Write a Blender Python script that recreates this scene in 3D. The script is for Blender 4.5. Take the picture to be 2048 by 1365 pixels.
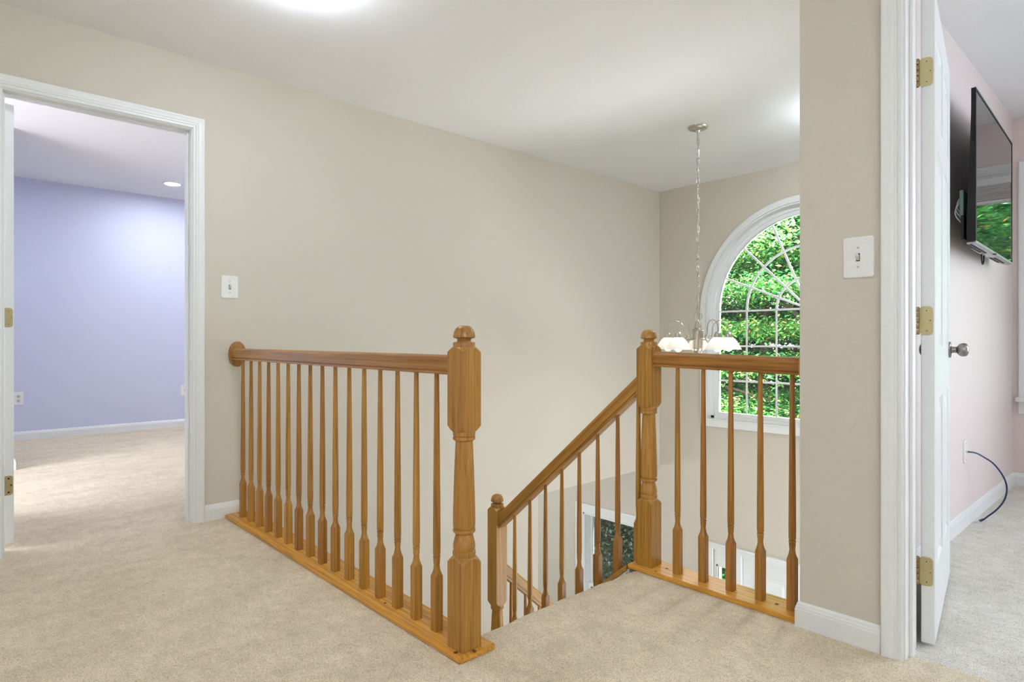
import bpy, bmesh, math, random
import numpy as np
from mathutils import Vector, Matrix

random.seed(7)
rng = np.random.default_rng(7)
S = bpy.context.scene
for o in list(bpy.data.objects):
    bpy.data.objects.remove(o)
COL = S.collection
PI = math.pi

# ------------------------------------------------------------------ camera, light, exposure
F_PX, W_PX = 1233.0, 2048.0
EYE = 0.956
AX = math.atan2(1336, 1233.0)            # the long walls run 47.3 degrees right of the view axis
cam_d = bpy.data.cameras.new('camera')
cam = bpy.data.objects.new('camera', cam_d)
COL.objects.link(cam)
cam_d.sensor_width = 36.0
cam_d.lens = 36.0 * F_PX / W_PX
cam_d.clip_start = 0.05
cam.location = (0, 0, EYE)
cam.rotation_euler = (math.radians(90), 0, AX - PI / 2)
S.camera = cam

S.view_settings.view_transform = 'Standard'
S.view_settings.look = 'None'
S.view_settings.gamma = 1.0
S.view_settings.use_curve_mapping = False
S.view_settings.exposure = 1.47
S.cycles.max_bounces = 14
S.cycles.diffuse_bounces = 7
S.cycles.transparent_max_bounces = 24
S.cycles.caustics_reflective = False
S.cycles.caustics_refractive = False
S.cycles.sample_clamp_indirect = 6.0

SKY_STRENGTH = 3.6
SUN_STRENGTH = 2.6
HALL_LAMP = 14.0
FOYER_FILL = 29.0
BED_FILL = 4.0
LILAC_FILL = 11.0
CAN_LAMP = 104.0
UPLIGHT_FILL = 85.0

w = bpy.data.worlds.new('sky')
S.world = w
w.use_nodes = True
nt = w.node_tree
bg = nt.nodes['Background']
sky = nt.nodes.new('ShaderNodeTexSky')
sky.sky_type = 'NISHITA'
sky.sun_disc = False
sky.sun_elevation = math.radians(48)
sky.sun_rotation = math.radians(200)
hs = nt.nodes.new('ShaderNodeHueSaturation')
hs.inputs['Saturation'].default_value = 0.30
hs.inputs['Value'].default_value = 0.14
nt.links.new(sky.outputs[0], hs.inputs['Color'])
nt.links.new(hs.outputs[0], bg.inputs[0])
bg.inputs[1].default_value = SKY_STRENGTH

def light(name, kind, loc, energy, color=(1, 1, 1), **kw):
    d = bpy.data.lights.new(name, kind)
    d.energy = energy
    d.color = color
    for k, v in kw.items():
        if k not in ('direction', 'portal'):
            setattr(d, k, v)
    o = bpy.data.objects.new(name, d)
    o.location = loc
    if 'direction' in kw:
        o.rotation_euler = Vector(kw['direction']).to_track_quat('-Z', 'Y').to_euler()
    COL.objects.link(o)
    if kw.get('portal'):
        d.cycles.is_portal = True
    return o

# sun comes over the roof from behind the viewer and lights the trees in front of the house
light('sun', 'SUN', (-6, -4, 12), SUN_STRENGTH, (1.0, 0.95, 0.86), angle=math.radians(1.5), direction=(0.75, 0.25, -1.0))
# sky portals in the real window openings
light('arched_window_portal', 'AREA', (5.44, 2.11, 1.15), 1, shape='RECTANGLE', size=1.95, size_y=1.9, direction=(-1, 0, 0), portal=True)
light('bedroom_window_portal', 'AREA', (5.44, -0.10, 1.32), 1, shape='RECTANGLE', size=1.3, size_y=1.5, direction=(-1, 0, 0), portal=True)
light('ground_window_portal', 'AREA', (5.44, 4.1, -1.7), 1, shape='RECTANGLE', size=0.9, size_y=1.7, direction=(-1, 0, 0), portal=True)
# daylight from the purple room's side window, plus added fill panels
light('bedroom_fill', 'AREA', (5.30, -1.75, 1.35), 32, (0.82, 0.95, 1.12), shape='RECTANGLE', size=1.2, size_y=1.45, direction=(-1, 0, 0))  # added panel at the made-up second window, extra bedroom light
light('hall_fill', 'AREA', (-1.66, 1.2, 1.35), 3, (0.90, 1.0, 1.14), shape='RECTANGLE', size=1.6, size_y=1.6, direction=(1, 0, 0))  # added fill panel, the wall behind it has no window
light('hall_fill_near', 'AREA', (0.3, -1.76, 1.35), 7, (0.90, 1.0, 1.14), shape='RECTANGLE', size=2.0, size_y=1.6, direction=(0, 1, 0))  # second added panel behind the viewer, evens out the hall light
light('sky_fill_panel', 'AREA', (6.15, 2.11, 3.6), 1500, (0.94, 1.0, 1.08), shape='RECTANGLE', size=2.6, size_y=1.7, direction=(-1, 0, -1.5))  # added panel above the arched window, stands in for open sky
light('ground_fill_panel', 'AREA', (6.1, 2.11, -0.30), 90, (0.98, 1.0, 1.04), shape='RECTANGLE', size=2.4, size_y=0.8, direction=(-0.55, 0, 1))  # added panel below the sill, stands in for light off the ground
light('stair_hall_fill', 'AREA', (3.75, 0.885, -1.55), 18, (0.92, 1.0, 1.10), shape='RECTANGLE', size=2.4, size_y=2.0, direction=(0, 1, 0))  # added panel lifting the stair hall walls, no opening here
light('living_room_fill', 'AREA', (3.03, 5.3, -0.85), 9, (0.95, 1.0, 1.05), shape='RECTANGLE', size=1.6, size_y=0.8, direction=(1, 0, 0))  # added panel brightening the room below, no window behind it
light('purple_room_daylight', 'AREA', (-1.78, 4.75, 1.35), 22, (0.95, 1.0, 1.08), shape='RECTANGLE', size=1.5, size_y=1.5, direction=(1, 0, 0))

# ------------------------------------------------------------------ material helpers
def srgb(r, g, b):
    def f(c):
        c /= 255.0
        return c / 12.92 if c <= 0.04045 else ((c + 0.055) / 1.055) ** 2.4
    return (f(r), f(g), f(b), 1.0)

class NT:
    def __init__(s, name):
        s.m = bpy.data.materials.new(name)
        s.m.use_nodes = True
        s.t = s.m.node_tree
        s.b = s.t.nodes['Principled BSDF']
        s.out = s.t.nodes['Material Output']
    def n(s, kind, **kw):
        nd = s.t.nodes.new(kind)
        for k, v in kw.items():
            if k in nd.inputs:
                nd.inputs[k].default_value = v
            else:
                setattr(nd, k, v)
        return nd
    def l(s, a, b):
        s.t.links.new(a, b)
    def set(s, **kw):
        for k, v in kw.items():
            s.b.inputs[k.replace('_', ' ')].default_value = v
    def coords(s, scale=(1, 1, 1), out='Object'):
        tc = s.n('ShaderNodeTexCoord')
        mp = s.n('ShaderNodeMapping')
        mp.inputs['Scale'].default_value = scale
        s.l(tc.outputs[out], mp.inputs['Vector'])
        return mp.outputs[0]
    def noise(s, vec, scale, detail=3.0, rough=0.55):
        nd = s.n('ShaderNodeTexNoise', Scale=scale, Detail=detail, Roughness=rough)
        s.l(vec, nd.inputs['Vector'])
        return nd.outputs[0]
    def ramp(s, fac, stops):
        r = s.n('ShaderNodeValToRGB')
        e = r.color_ramp.elements
        while len(e) < len(stops):
            e.new(0.5)
        for i, (p, c) in enumerate(stops):
            e[i].position = p
            e[i].color = c
        s.l(fac, r.inputs[0])
        return r.outputs[0]
    def mix(s, fac, a, b, blend='MIX'):
        m = s.n('ShaderNodeMix', data_type='RGBA', blend_type=blend)
        for sock, v in ((m.inputs[0], fac), (m.inputs[6], a), (m.inputs[7], b)):
            if hasattr(v, 'links'):
                s.l(v, sock)
            else:
                sock.default_value = v
        return m.outputs[2]
    def bump(s, h, strength, dist=0.002):
        b = s.n('ShaderNodeBump', Strength=strength, Distance=dist)
        s.l(h, b.inputs['Height'])
        s.l(b.outputs[0], s.b.inputs['Normal'])

def paint(name, col, rough=0.6, grain=0.25, scale=220.0):
    t = NT(name)
    v = t.coords()
    n = t.noise(v, scale, 2.0)
    lo = tuple(c * 0.97 for c in col[:3]) + (1,)
    t.l(t.ramp(n, [(0.3, lo), (0.7, col)]), t.b.inputs['Base Color'])
    t.set(Roughness=rough)
    if grain:
        t.bump(n, grain, 0.0015)
    return t.m

def plain(name, col, rough=0.4, metal=0.0, **kw):
    t = NT(name)
    v = t.coords()
    n = t.noise(v, 35.0, 3.0)
    lo = tuple(c * 0.94 for c in col[:3]) + (1,)
    t.l(t.ramp(n, [(0.3, lo), (0.7, col)]), t.b.inputs['Base Color'])
    t.set(Roughness=rough, Metallic=metal, **kw)
    return t.m

def wood(name, axis, light_=1.0):
    t = NT(name)
    k = [95.0, 95.0, 95.0]
    k[axis] = 1.6
    tc = t.n('ShaderNodeTexCoord')
    oi = t.n('ShaderNodeObjectInfo')
    off = t.n('ShaderNodeVectorMath', operation='MULTIPLY_ADD')
    comb = t.n('ShaderNodeCombineXYZ')
    for i in range(3):
        t.l(oi.outputs['Random'], comb.inputs[i])
    off.inputs[1].default_value = (7.3, 5.1, 9.7)
    t.l(comb.outputs[0], off.inputs[0])
    t.l(tc.outputs['Object'], off.inputs[2])
    mp = t.n('ShaderNodeMapping')
    mp.inputs['Scale'].default_value = k
    t.l(off.outputs[0], mp.inputs['Vector'])
    grain = t.noise(mp.outputs[0], 1.0, 5.0, 0.62)
    dist = t.n('ShaderNodeTexWave', Scale=0.16, Distortion=9.0, Detail=2.0)
    dist.inputs['Detail Scale'].default_value = 0.6
    t.l(mp.outputs[0], dist.inputs['Vector'])
    base = t.ramp(grain, [(0.28, srgb(130, 84, 34)), (0.44, srgb(164, 113, 50)), (0.58, srgb(176, 126, 60)), (0.78, srgb(190, 144, 78))])
    fig = t.ramp(dist.outputs[1], [(0.0, (0.74, 0.70, 0.64, 1)), (0.35, (0.97, 0.97, 0.97, 1)), (1.0, (1.04, 1.04, 1.02, 1))])
    c = t.mix(0.32, base, fig, 'MULTIPLY')
    k2 = [420.0, 420.0, 420.0]
    k2[axis] = 6.0
    mp2 = t.n('ShaderNodeMapping')
    mp2.inputs['Scale'].default_value = k2
    t.l(off.outputs[0], mp2.inputs['Vector'])
    pores = t.noise(mp2.outputs[0], 1.0, 2.0)
    pc = t.ramp(pores, [(0.36, (0.42, 0.35, 0.26, 1)), (0.50, (1, 1, 1, 1))])
    c = t.mix(0.50, c, pc, 'MULTIPLY')
    h = t.n('ShaderNodeHueSaturation')
    mr = t.n('ShaderNodeMapRange')
    mr.inputs['To Min'].default_value = 0.86 * light_
    mr.inputs['To Max'].default_value = 1.13 * light_
    t.l(oi.outputs['Random'], mr.inputs['Value'])
    t.l(mr.outputs[0], h.inputs['Value'])
    mr2 = t.n('ShaderNodeMapRange')
    mr2.inputs['To Min'].default_value = 0.496
    mr2.inputs['To Max'].default_value = 0.511
    t.l(oi.outputs['Random'], mr2.inputs['Value'])
    t.l(mr2.outputs[0], h.inputs['Hue'])
    h.inputs['Saturation'].default_value = 1.02
    t.l(c, h.inputs['Color'])
    t.l(h.outputs[0], t.b.inputs['Base Color'])
    t.set(Roughness=0.42)
    t.b.inputs['Coat Weight'].default_value = 0.10
    t.b.inputs['Coat Roughness'].default_value = 0.22
    t.bump(pores, 0.10, 0.001)
    return t.m

def carpet_mat(name, dark, mid, lite):
    t = NT(name)
    v = t.coords()
    tuft = t.n('ShaderNodeTexVoronoi', Scale=250.0, Randomness=1.0)
    warp = t.n('ShaderNodeTexNoise', Scale=40.0, Detail=2.0)
    t.l(v, warp.inputs['Vector'])
    add = t.n('ShaderNodeVectorMath', operation='MULTIPLY_ADD')
    add.inputs[1].default_value = (0.02, 0.02, 0.0)
    t.l(warp.outputs[1], add.inputs[0])
    t.l(v, add.inputs[2])
    t.l(add.outputs[0], tuft.inputs['Vector'])
    fine = t.noise(v, 330.0, 3.0, 0.7)
    marks = t.noise(t.coords((1.0, 1.7, 1.0)), 3.2, 4.0, 0.6)
    blot = t.noise(t.coords((1.6, 1.0, 1.0)), 14.0, 4.0, 0.65)
    base = t.ramp(fine, [(0.30, dark), (0.50, mid), (0.68, lite)])
    tc = t.ramp(tuft.outputs['Distance'], [(0.0, (1.05, 1.05, 1.05, 1)), (0.45, (0.95, 0.95, 0.95, 1)), (0.85, (0.64, 0.62, 0.58, 1))])
    c = t.mix(0.8, base, tc, 'MULTIPLY')
    mk = t.ramp(marks, [(0.34, (0.92, 0.91, 0.89, 1)), (0.62, (1.06, 1.06, 1.06, 1))])
    c = t.mix(1.0, c, mk, 'MULTIPLY')
    bk = t.ramp(blot, [(0.32, (0.90, 0.89, 0.87, 1)), (0.60, (1.05, 1.05, 1.05, 1))])
    c = t.mix(0.9, c, bk, 'MULTIPLY')
    t.l(c, t.b.inputs['Base Color'])
    t.set(Roughness=1.0)
    t.b.inputs['Specular IOR Level'].default_value = 0.08
    t.b.inputs['Sheen Weight'].default_value = 0.15
    ad = t.n('ShaderNodeMath', operation='SUBTRACT')
    t.l(fine, ad.inputs[0])
    t.l(tuft.outputs['Distance'], ad.inputs[1])
    t.bump(ad.outputs[0], 0.6, 0.004)
    return t.m

def emissive(name, col, strength):
    t = NT(name)
    t.set(Base_Color=col)
    t.b.inputs['Emission Color'].default_value = col
    t.b.inputs['Emission Strength'].default_value = strength
    t.set(Roughness=0.3)
    return t.m

def glass_mat():
    t = NT('window_glass')
    tr = t.n('ShaderNodeBsdfTransparent')
    gl = t.n('ShaderNodeBsdfGlossy', Roughness=0.02)
    fr = t.n('ShaderNodeFresnel', IOR=1.45)
    mx = t.n('ShaderNodeMixShader')
    t.l(fr.outputs[0], mx.inputs[0])
    t.l(tr.outputs[0], mx.inputs[1])
    t.l(gl.outputs[0], mx.inputs[2])
    t.l(mx.outputs[0], t.out.inputs[0])
    return t.m

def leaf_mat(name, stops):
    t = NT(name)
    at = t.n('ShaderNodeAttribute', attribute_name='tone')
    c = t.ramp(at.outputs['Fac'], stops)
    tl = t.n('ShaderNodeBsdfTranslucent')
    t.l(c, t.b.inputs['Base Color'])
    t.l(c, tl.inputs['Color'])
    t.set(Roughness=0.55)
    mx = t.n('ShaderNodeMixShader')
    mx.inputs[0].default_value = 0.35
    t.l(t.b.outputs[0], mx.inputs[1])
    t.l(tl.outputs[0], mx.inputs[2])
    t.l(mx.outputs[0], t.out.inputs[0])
    return t.m

M = {}
M['beige'] = paint('beige_wall_paint', srgb(203, 196, 182))
M['white_ceiling'] = paint('ceiling_paint', srgb(234, 234, 235), 0.8, 0.4, 160)
M['lilac'] = paint('lilac_wall_paint', srgb(203, 207, 228))
M['pink'] = paint('blush_wall_paint', srgb(223, 211, 207))
M['trim'] = paint('white_trim_paint', srgb(228, 230, 229), 0.35, 0.0, 60)
M['carpet'] = carpet_mat('carpet_pile', srgb(190, 171, 141), srgb(228, 212, 184), srgb(248, 238, 216))
M['carpet_cool_lit'] = carpet_mat('carpet_pile_cool_lit', srgb(190, 182, 170), srgb(228, 222, 212), srgb(246, 243, 238))  # same carpet as the hall, cool bedroom daylight put into its colour
M['wood_x'] = wood('oak_along_x', 0)
M['wood_y'] = wood('oak_along_y', 1)
M['wood_z'] = wood('oak_along_z', 2)
M['plate_y'] = wood('oak_plate_along_y', 1, 1.50)  # lighter copy of the oak, the plate's gloss put into its colour
M['wood_end'] = wood('oak_end_grain', 2, 0.92)
M['plug'] = plain('dark_plug_wood', srgb(96, 58, 28), 0.5)
M['nickel'] = plain('brushed_nickel', srgb(196, 190, 180), 0.28, 1.0)
M['knob'] = plain('satin_knob_metal', srgb(150, 145, 140), 0.30, 1.0)
M['brass'] = plain('aged_brass', srgb(196, 184, 140), 0.38, 0.85)
M['brass_dark'] = plain('brass_barrel', srgb(150, 128, 88), 0.40, 0.85)
M['screw'] = plain('steel_screw', srgb(196, 190, 160), 0.35, 0.7)
M['slot'] = plain('dark_recess', srgb(40, 38, 36), 0.7)
M['plastic'] = plain('white_plastic', srgb(232, 233, 230), 0.3)
M['ivory'] = plain('toggle_plastic', srgb(205, 203, 194), 0.35)
M['tv_black'] = plain('black_plastic', srgb(5, 5, 6), 0.6)
M['tv_silver'] = plain('silver_plastic', srgb(178, 179, 184), 0.3, 0.4)
M['screen'] = plain('glossy_screen', srgb(10, 11, 12), 0.03)
M['screen'].node_tree.nodes['Principled BSDF'].inputs['IOR'].default_value = 3.0
M['navy'] = plain('navy_cable', srgb(22, 42, 82), 0.35)
M['clear'] = plain('clear_plug', srgb(200, 208, 214), 0.15)
M['green_pc'] = plain('connector_green', srgb(120, 150, 130), 0.4)
M['bounce_floor'] = plain('pale_bounce_floor', srgb(226, 222, 214), 0.5)  # unseen lower floor made pale so it reflects light upward
M['glass'] = glass_mat()
M['dome'] = emissive('lit_dome_glass', (0.90, 1.0, 1.14, 1), HALL_LAMP)
M['dome_foyer_fill'] = emissive('foyer_fill_dome', (0.90, 1.0, 1.14, 1), FOYER_FILL)
M['dome_bed_fill'] = emissive('bedroom_fill_dome', (0.90, 1.0, 1.14, 1), BED_FILL)
M['dome_lilac_fill'] = emissive('purple_room_fill_dome', (0.95, 1.0, 1.08, 1), LILAC_FILL)
M['can'] = emissive('lit_downlight_lens', (0.95, 1.0, 1.08, 1), CAN_LAMP)
def shade_mat():
    t = NT('frosted_shade_glass')
    t.set(Base_Color=(0.84, 0.81, 0.77, 1), Roughness=0.35)
    t.b.inputs['Emission Color'].default_value = (1.0, 0.94, 0.86, 1)
    t.b.inputs['Emission Strength'].default_value = 0.02
    tl = t.n('ShaderNodeBsdfTranslucent', Color=(0.95, 0.92, 0.88, 1))
    mx = t.n('ShaderNodeMixShader')
    mx.inputs[0].default_value = 0.20
    t.l(t.b.outputs[0], mx.inputs[1])
    t.l(tl.outputs[0], mx.inputs[2])
    t.l(mx.outputs[0], t.out.inputs[0])
    return t.m
M['shade'] = shade_mat()
M['bulb'] = emissive('lit_bulb', (1.0, 0.97, 0.90, 1), 32.0)
M['uplight_fill'] = emissive('fill_uplight_lens', (0.90, 1.0, 1.14, 1), UPLIGHT_FILL)
M['blind'] = plain('blind_slat', srgb(205, 200, 196), 0.5)
M['bark'] = paint('tree_bark', srgb(70, 58, 46), 0.9, 1.0, 30)
M['lawn'] = paint('lawn_grass', srgb(52, 84, 34), 0.95, 1.0, 40)
M['siding'] = paint('outside_siding', srgb(200, 200, 196))
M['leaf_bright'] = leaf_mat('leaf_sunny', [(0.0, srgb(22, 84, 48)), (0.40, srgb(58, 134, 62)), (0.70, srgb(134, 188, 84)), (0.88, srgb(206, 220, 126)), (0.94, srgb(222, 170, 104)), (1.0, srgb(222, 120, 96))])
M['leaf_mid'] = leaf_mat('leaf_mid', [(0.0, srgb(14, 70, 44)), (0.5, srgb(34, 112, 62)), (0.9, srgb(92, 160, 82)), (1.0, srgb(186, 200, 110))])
M['leaf_shaded'] = leaf_mat('leaf_shade_toned', [(0.0, srgb(5, 22, 14)), (0.6, srgb(12, 42, 24)), (0.93, srgb(30, 66, 30)), (1.0, srgb(120, 110, 50))])  # shade outside the lower window put into the leaf colour

# ------------------------------------------------------------------ mesh helpers
class MB:
    """collects simple shapes; build() links them as one mesh object"""
    def __init__(s):
        s.v, s.f, s.sm = [], [], []
    def add(s, verts, faces, smooth=False):
        k = len(s.v)
        s.v += [tuple(p) for p in verts]
        s.f += [tuple(i + k for i in f) for f in faces]
        s.sm += [smooth] * len(faces)
        return s
    def box(s, a, b, bev=0.0, mat=None, seg=1):
        bm = bmesh.new()
        bmesh.ops.create_cube(bm, size=1.0)
        for v in bm.verts:
            v.co = Vector([(a[i] + b[i]) / 2 + v.co[i] * (b[i] - a[i]) for i in range(3)])
        if bev:
            bmesh.ops.bevel(bm, geom=list(bm.edges), offset=bev, segments=seg, affect='EDGES')
        vs = [v.co.copy() for v in bm.verts]
        if mat:
            vs = [mat @ v for v in vs]
        s.add(vs, [[v.index for v in f.verts] for f in bm.faces])
        bm.free()
        return s
    def lathe(s, prof, n=24, mat=None, cap=True, smooth=True):
        vs, fs = [], []
        for r, z in prof:
            for i in range(n):
                a = 2 * PI * i / n
                vs.append(Vector((r * math.cos(a), r * math.sin(a), z)))
        for j in range(len(prof) - 1):
            for i in range(n):
                i2 = (i + 1) % n
                fs.append((j * n + i, j * n + i2, (j + 1) * n + i2, (j + 1) * n + i))
        if cap:
            fs.append(tuple(range(n))[::-1])
            m = (len(prof) - 1) * n
            fs.append(tuple(range(m, m + n)))
        if mat:
            vs = [mat @ v for v in vs]
        return s.add(vs, fs, smooth)
    def turned(s, rings, half, n=32, mat=None):
        """square stock turned on a lathe: each ring is min(square, radius)"""
        vs, fs = [], []
        for r, z in rings:
            for i in range(n):
                a = 2 * PI * i / n
                q = half / max(abs(math.cos(a)), abs(math.sin(a)))
                q = min(q, r)
                vs.append(Vector((q * math.cos(a), q * math.sin(a), z)))
        for j in range(len(rings) - 1):
            for i in range(n):
                i2 = (i + 1) % n
                fs.append((j * n + i, j * n + i2, (j + 1) * n + i2, (j + 1) * n + i))
        fs.append(tuple(range(n))[::-1])
        m = (len(rings) - 1) * n
        fs.append(tuple(range(m, m + n)))
        if mat:
            vs = [mat @ v for v in vs]
        s.add(vs, fs, True)
        k = len(s.sm) - len(fs)
        for j in range(len(rings) - 1):          # squared zones stay crisp
            if max(rings[j][0], rings[j + 1][0]) > half * 1.005:
                for i in range(n):
                    s.sm[k + j * n + i] = False
        return s
    def tube(s, path, r, n=8, closed=False):
        path = [Vector(p) for p in path]
        m = len(path)
        vs, fs = [], []
        prev = None
        for i, p in enumerate(path):
            if closed:
                d = path[(i + 1) % m] - path[i - 1]
            else:
                d = path[min(i + 1, m - 1)] - path[max(i - 1, 0)]
            d.normalize()
            if prev is None:
                u = d.orthogonal().normalized()
            else:
                u = (prev - d * prev.dot(d)).normalized()
            prev = u
            v = d.cross(u)
            rr = r[i] if isinstance(r, (list, tuple)) else r
            for k in range(n):
                a = 2 * PI * k / n
                vs.append(p + (u * math.cos(a) + v * math.sin(a)) * rr)
        for i in range(m if closed else m - 1):
            j = (i + 1) % m
            for k in range(n):
                k2 = (k + 1) % n
                fs.append((i * n + k, i * n + k2, j * n + k2, j * n + k))
        if not closed:
            fs.append(tuple(range(n))[::-1])
            fs.append(tuple(range((m - 1) * n, m * n)))
        return s.add(vs, fs, True)
    def loft(s, sections, closed_profile=True, caps=True, smooth=False):
        n = len(sections[0])
        vs = [Vector(p) for sec in sections for p in sec]
        fs = []
        for i in range(len(sections) - 1):
            for k in range(n if closed_profile else n - 1):
                k2 = (k + 1) % n
                fs.append((i * n + k, i * n + k2, (i + 1) * n + k2, (i + 1) * n + k))
        if caps and closed_profile:
            fs.append(tuple(range(n))[::-1])
            fs.append(tuple(range((len(sections) - 1) * n, len(sections) * n)))
        return s.add(vs, fs, smooth)
    def mesh(s, name, sharp=38):
        me = bpy.data.meshes.new(name)
        me.from_pydata(s.v, [], s.f)
        me.polygons.foreach_set('use_smooth', s.sm)
        bm = bmesh.new()
        bm.from_mesh(me)
        bmesh.ops.recalc_face_normals(bm, faces=bm.faces)
        bm.to_mesh(me)
        bm.free()
        if any(s.sm):
            me.set_sharp_from_angle(angle=math.radians(sharp))
        me.update()
        return me
    def build(s, name, mat, parent=None, loc=(0, 0, 0), sharp=38):
        me = s.mesh(name, sharp)
        me.materials.append(M[mat])
        return link(name, me, parent, loc)

def link(name, me, parent=None, loc=(0, 0, 0), rot=(0, 0, 0)):
    o = bpy.data.objects.new(name, me)
    o.location = loc
    o.rotation_euler = rot
    COL.objects.link(o)
    if parent:
        o.parent = parent
    return o

def tag(o, label, cat=None, group=None, kind=None):
    o['label'] = label
    if cat:
        o['category'] = cat
    if group:
        o['group'] = group
    if kind:
        o['kind'] = kind
    return o

def thing(name, label, cat, loc=(0, 0, 0), group=None, kind=None, rz=0):
    o = bpy.data.objects.new(name, None)
    o.empty_display_size = 0.1
    o.location = loc
    o.rotation_euler = (0, 0, rz)
    COL.objects.link(o)
    return tag(o, label, cat, group, kind)

def struct(name, mb, mat, label):
    o = mb.build(name, mat)
    return tag(o, label, None, None, 'structure')

def B(*boxes, bev=0.0):
    m = MB()
    for a, b in boxes:
        m.box(a, b, bev)
    return m

# ------------------------------------------------------------------ plan of the place (metres)
YL = 3.51           # long beige wall
XR = 2.112          # hall face of the pier and bedroom door wall
XF = 5.235          # front wall of the house
YP = 0.755          # bedroom side wall
CH = 2.44           # ceiling
LOW = -3.02         # ground floor
HEAD = 2.066        # door opening height

# floors
fl = B(((-1.7, -1.8, -0.28), (1.258, YL, 0.0)), ((1.258, -1.8, -0.28), (2.165, 1.527, 0.0)), ((2.165, 0.6, -0.28), (2.255, 1.527, -0.001)),
       ((0.175, YL, -0.28), (0.973, 3.6, 0.0)), ((-1.7, 3.6, -0.28), (3.0, 7.57, 0.0)))
# rolled carpet nosing over the top stair
sec = []
for i in range(13):
    x = 1.258 + (2.112 - 1.258) * i / 12
    dy = 0.012 * math.sin(PI * i / 12) + 0.004 * math.sin(i * 2.3)
    pts = [(x, 1.5268, 0.0)]
    for k in range(9):
        a = PI / 2 - PI * k / 8
        pts.append((x, 1.527 + dy + 0.030 * math.cos(a), -0.030 + 0.030 * math.sin(a)))
    pts.append((x, 1.5268, -0.06))
    sec.append(pts)
fl.loft(sec, smooth=True)
struct('floor', fl, 'carpet', 'beige cut pile carpet over the landing, hall and bedrooms')
struct('floor_bedroom', B(((2.165, -3.2, -0.28), (XF, 0.556, 0.0)), ((2.226, 0.556, -0.28), (XF, 0.81, 0.0))), 'carpet_cool_lit', 'bedroom cut pile carpet, greyed to stand in for cool daylight')
struct('floor_lower', B(((1.2, 0.865, -3.12), (XF, 7.57, LOW))), 'bounce_floor', 'lower hall floor at the foot of the stairs, made pale to bounce light')

# ceilings
struct('ceiling', B(((-1.7, -3.2, CH), (XF + 0.16, YL, CH + 0.06)), ((-1.7, YL, 2.535), (3.0, 7.57, 2.6))),
       'white_ceiling', 'flat white ceiling')

# walls
def wall_holes(axis, t0, t1, a0, a1, z0, z1, holes):
    """wall slab with rectangular holes; axis 'x' = plane of constant x (a is y), axis 'y' = plane of constant y (a is x)"""
    as_ = sorted({a0, a1, *[h[0] for h in holes], *[h[1] for h in holes]})
    m = MB()
    for i in range(len(as_) - 1):
        p, q = as_[i], as_[i + 1]
        if p < a0 or q > a1:
            continue
        gaps = sorted([(h[2], h[3]) for h in holes if h[0] <= p + 1e-6 and h[1] >= q - 1e-6])
        z = z0
        for g0, g1 in gaps + [(z1, z1)]:
            if g0 > z + 1e-6:
                if axis == 'x':
                    m.box((t0, p, z), (t1, q, g0))
                else:
                    m.box((p, t0, z), (q, t1, g0))
            z = g1
    return m

struct('wall_left', wall_holes('y', YL, YL + 0.115, -1.7, XF, LOW, 2.6,
       [(0.175, 0.973, -0.28, HEAD + 0.018), (3.525, XF, LOW, -0.283)]), 'beige',
       'long beige wall along the stairs')
right = wall_holes('x', XR, 2.226, -1.8, 0.865, 0.0, CH, [(-0.225, 0.574, 0.0, HEAD + 0.018)])
struct('wall_right', right, 'beige', 'short beige pier wall beside the bedroom door')
struct('wall_foyer', B(((2.226, 0.81, LOW), (XF, 0.865, CH))), 'beige', 'beige side wall of the stair hall')
struct('wall_bedroom', B(((2.226, YP, 0.0), (XF, 0.81, CH))), 'pink', 'pale blush bedroom wall behind the television')
struct('wall_back', B(((-1.82, -1.8, 0.0), (-1.7, YL, CH))), 'beige', 'beige wall at the end of the hall')
struct('wall_near', B(((-1.7, -1.92, 0.0), (2.226, -1.8, CH))), 'beige', 'beige wall behind the viewer')
struct('wall_bedroom_rear', B(((2.226, -3.3, 0.0), (XF, -3.2, CH))), 'pink', 'blush rear wall of the bedroom')
struct('wall_bedroom_hall', B(((2.2265, -3.2, 0.0), (2.24, -0.30, CH))), 'pink', 'blush bedroom wall beside its door')
struct('wall_stair', B(((1.20, 1.56, LOW), (1.258, YL, -0.28)), ((1.2, 0.865, LOW), (2.255, 1.45, -0.28))), 'beige', 'beige walls enclosing the stair flight')
# purple room
struct('wall_lilac', B(((-1.7, 7.57, 0), (3.0, 7.69, 2.6))), 'lilac', 'lilac rear wall of the room beyond the left doorway')
struct('wall_lilac_left', wall_holes('x', -1.82, -1.7, YL, 7.57, 0, 2.6, [(4.0, 5.5, 0.6, 2.1)]), 'lilac', 'lilac side wall with a window')
struct('wall_lilac_right', B(((3.0, YL + 0.115, 0), (3.12, 7.57, 2.6))), 'lilac', 'lilac right hand wall')
struct('wall_lilac_partition', B(((-1.7, 5.85, 0), (0.385, 5.97, 2.535))), 'lilac', 'lilac wall return at the left of the purple room')
# living room below
struct('wall_living', B(((3.0, 7.2, LOW), (XF, 7.3, -0.28)), ((2.9, YL + 0.115, LOW), (3.0, 7.3, -0.28))), 'beige', 'walls of the room below')

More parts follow.
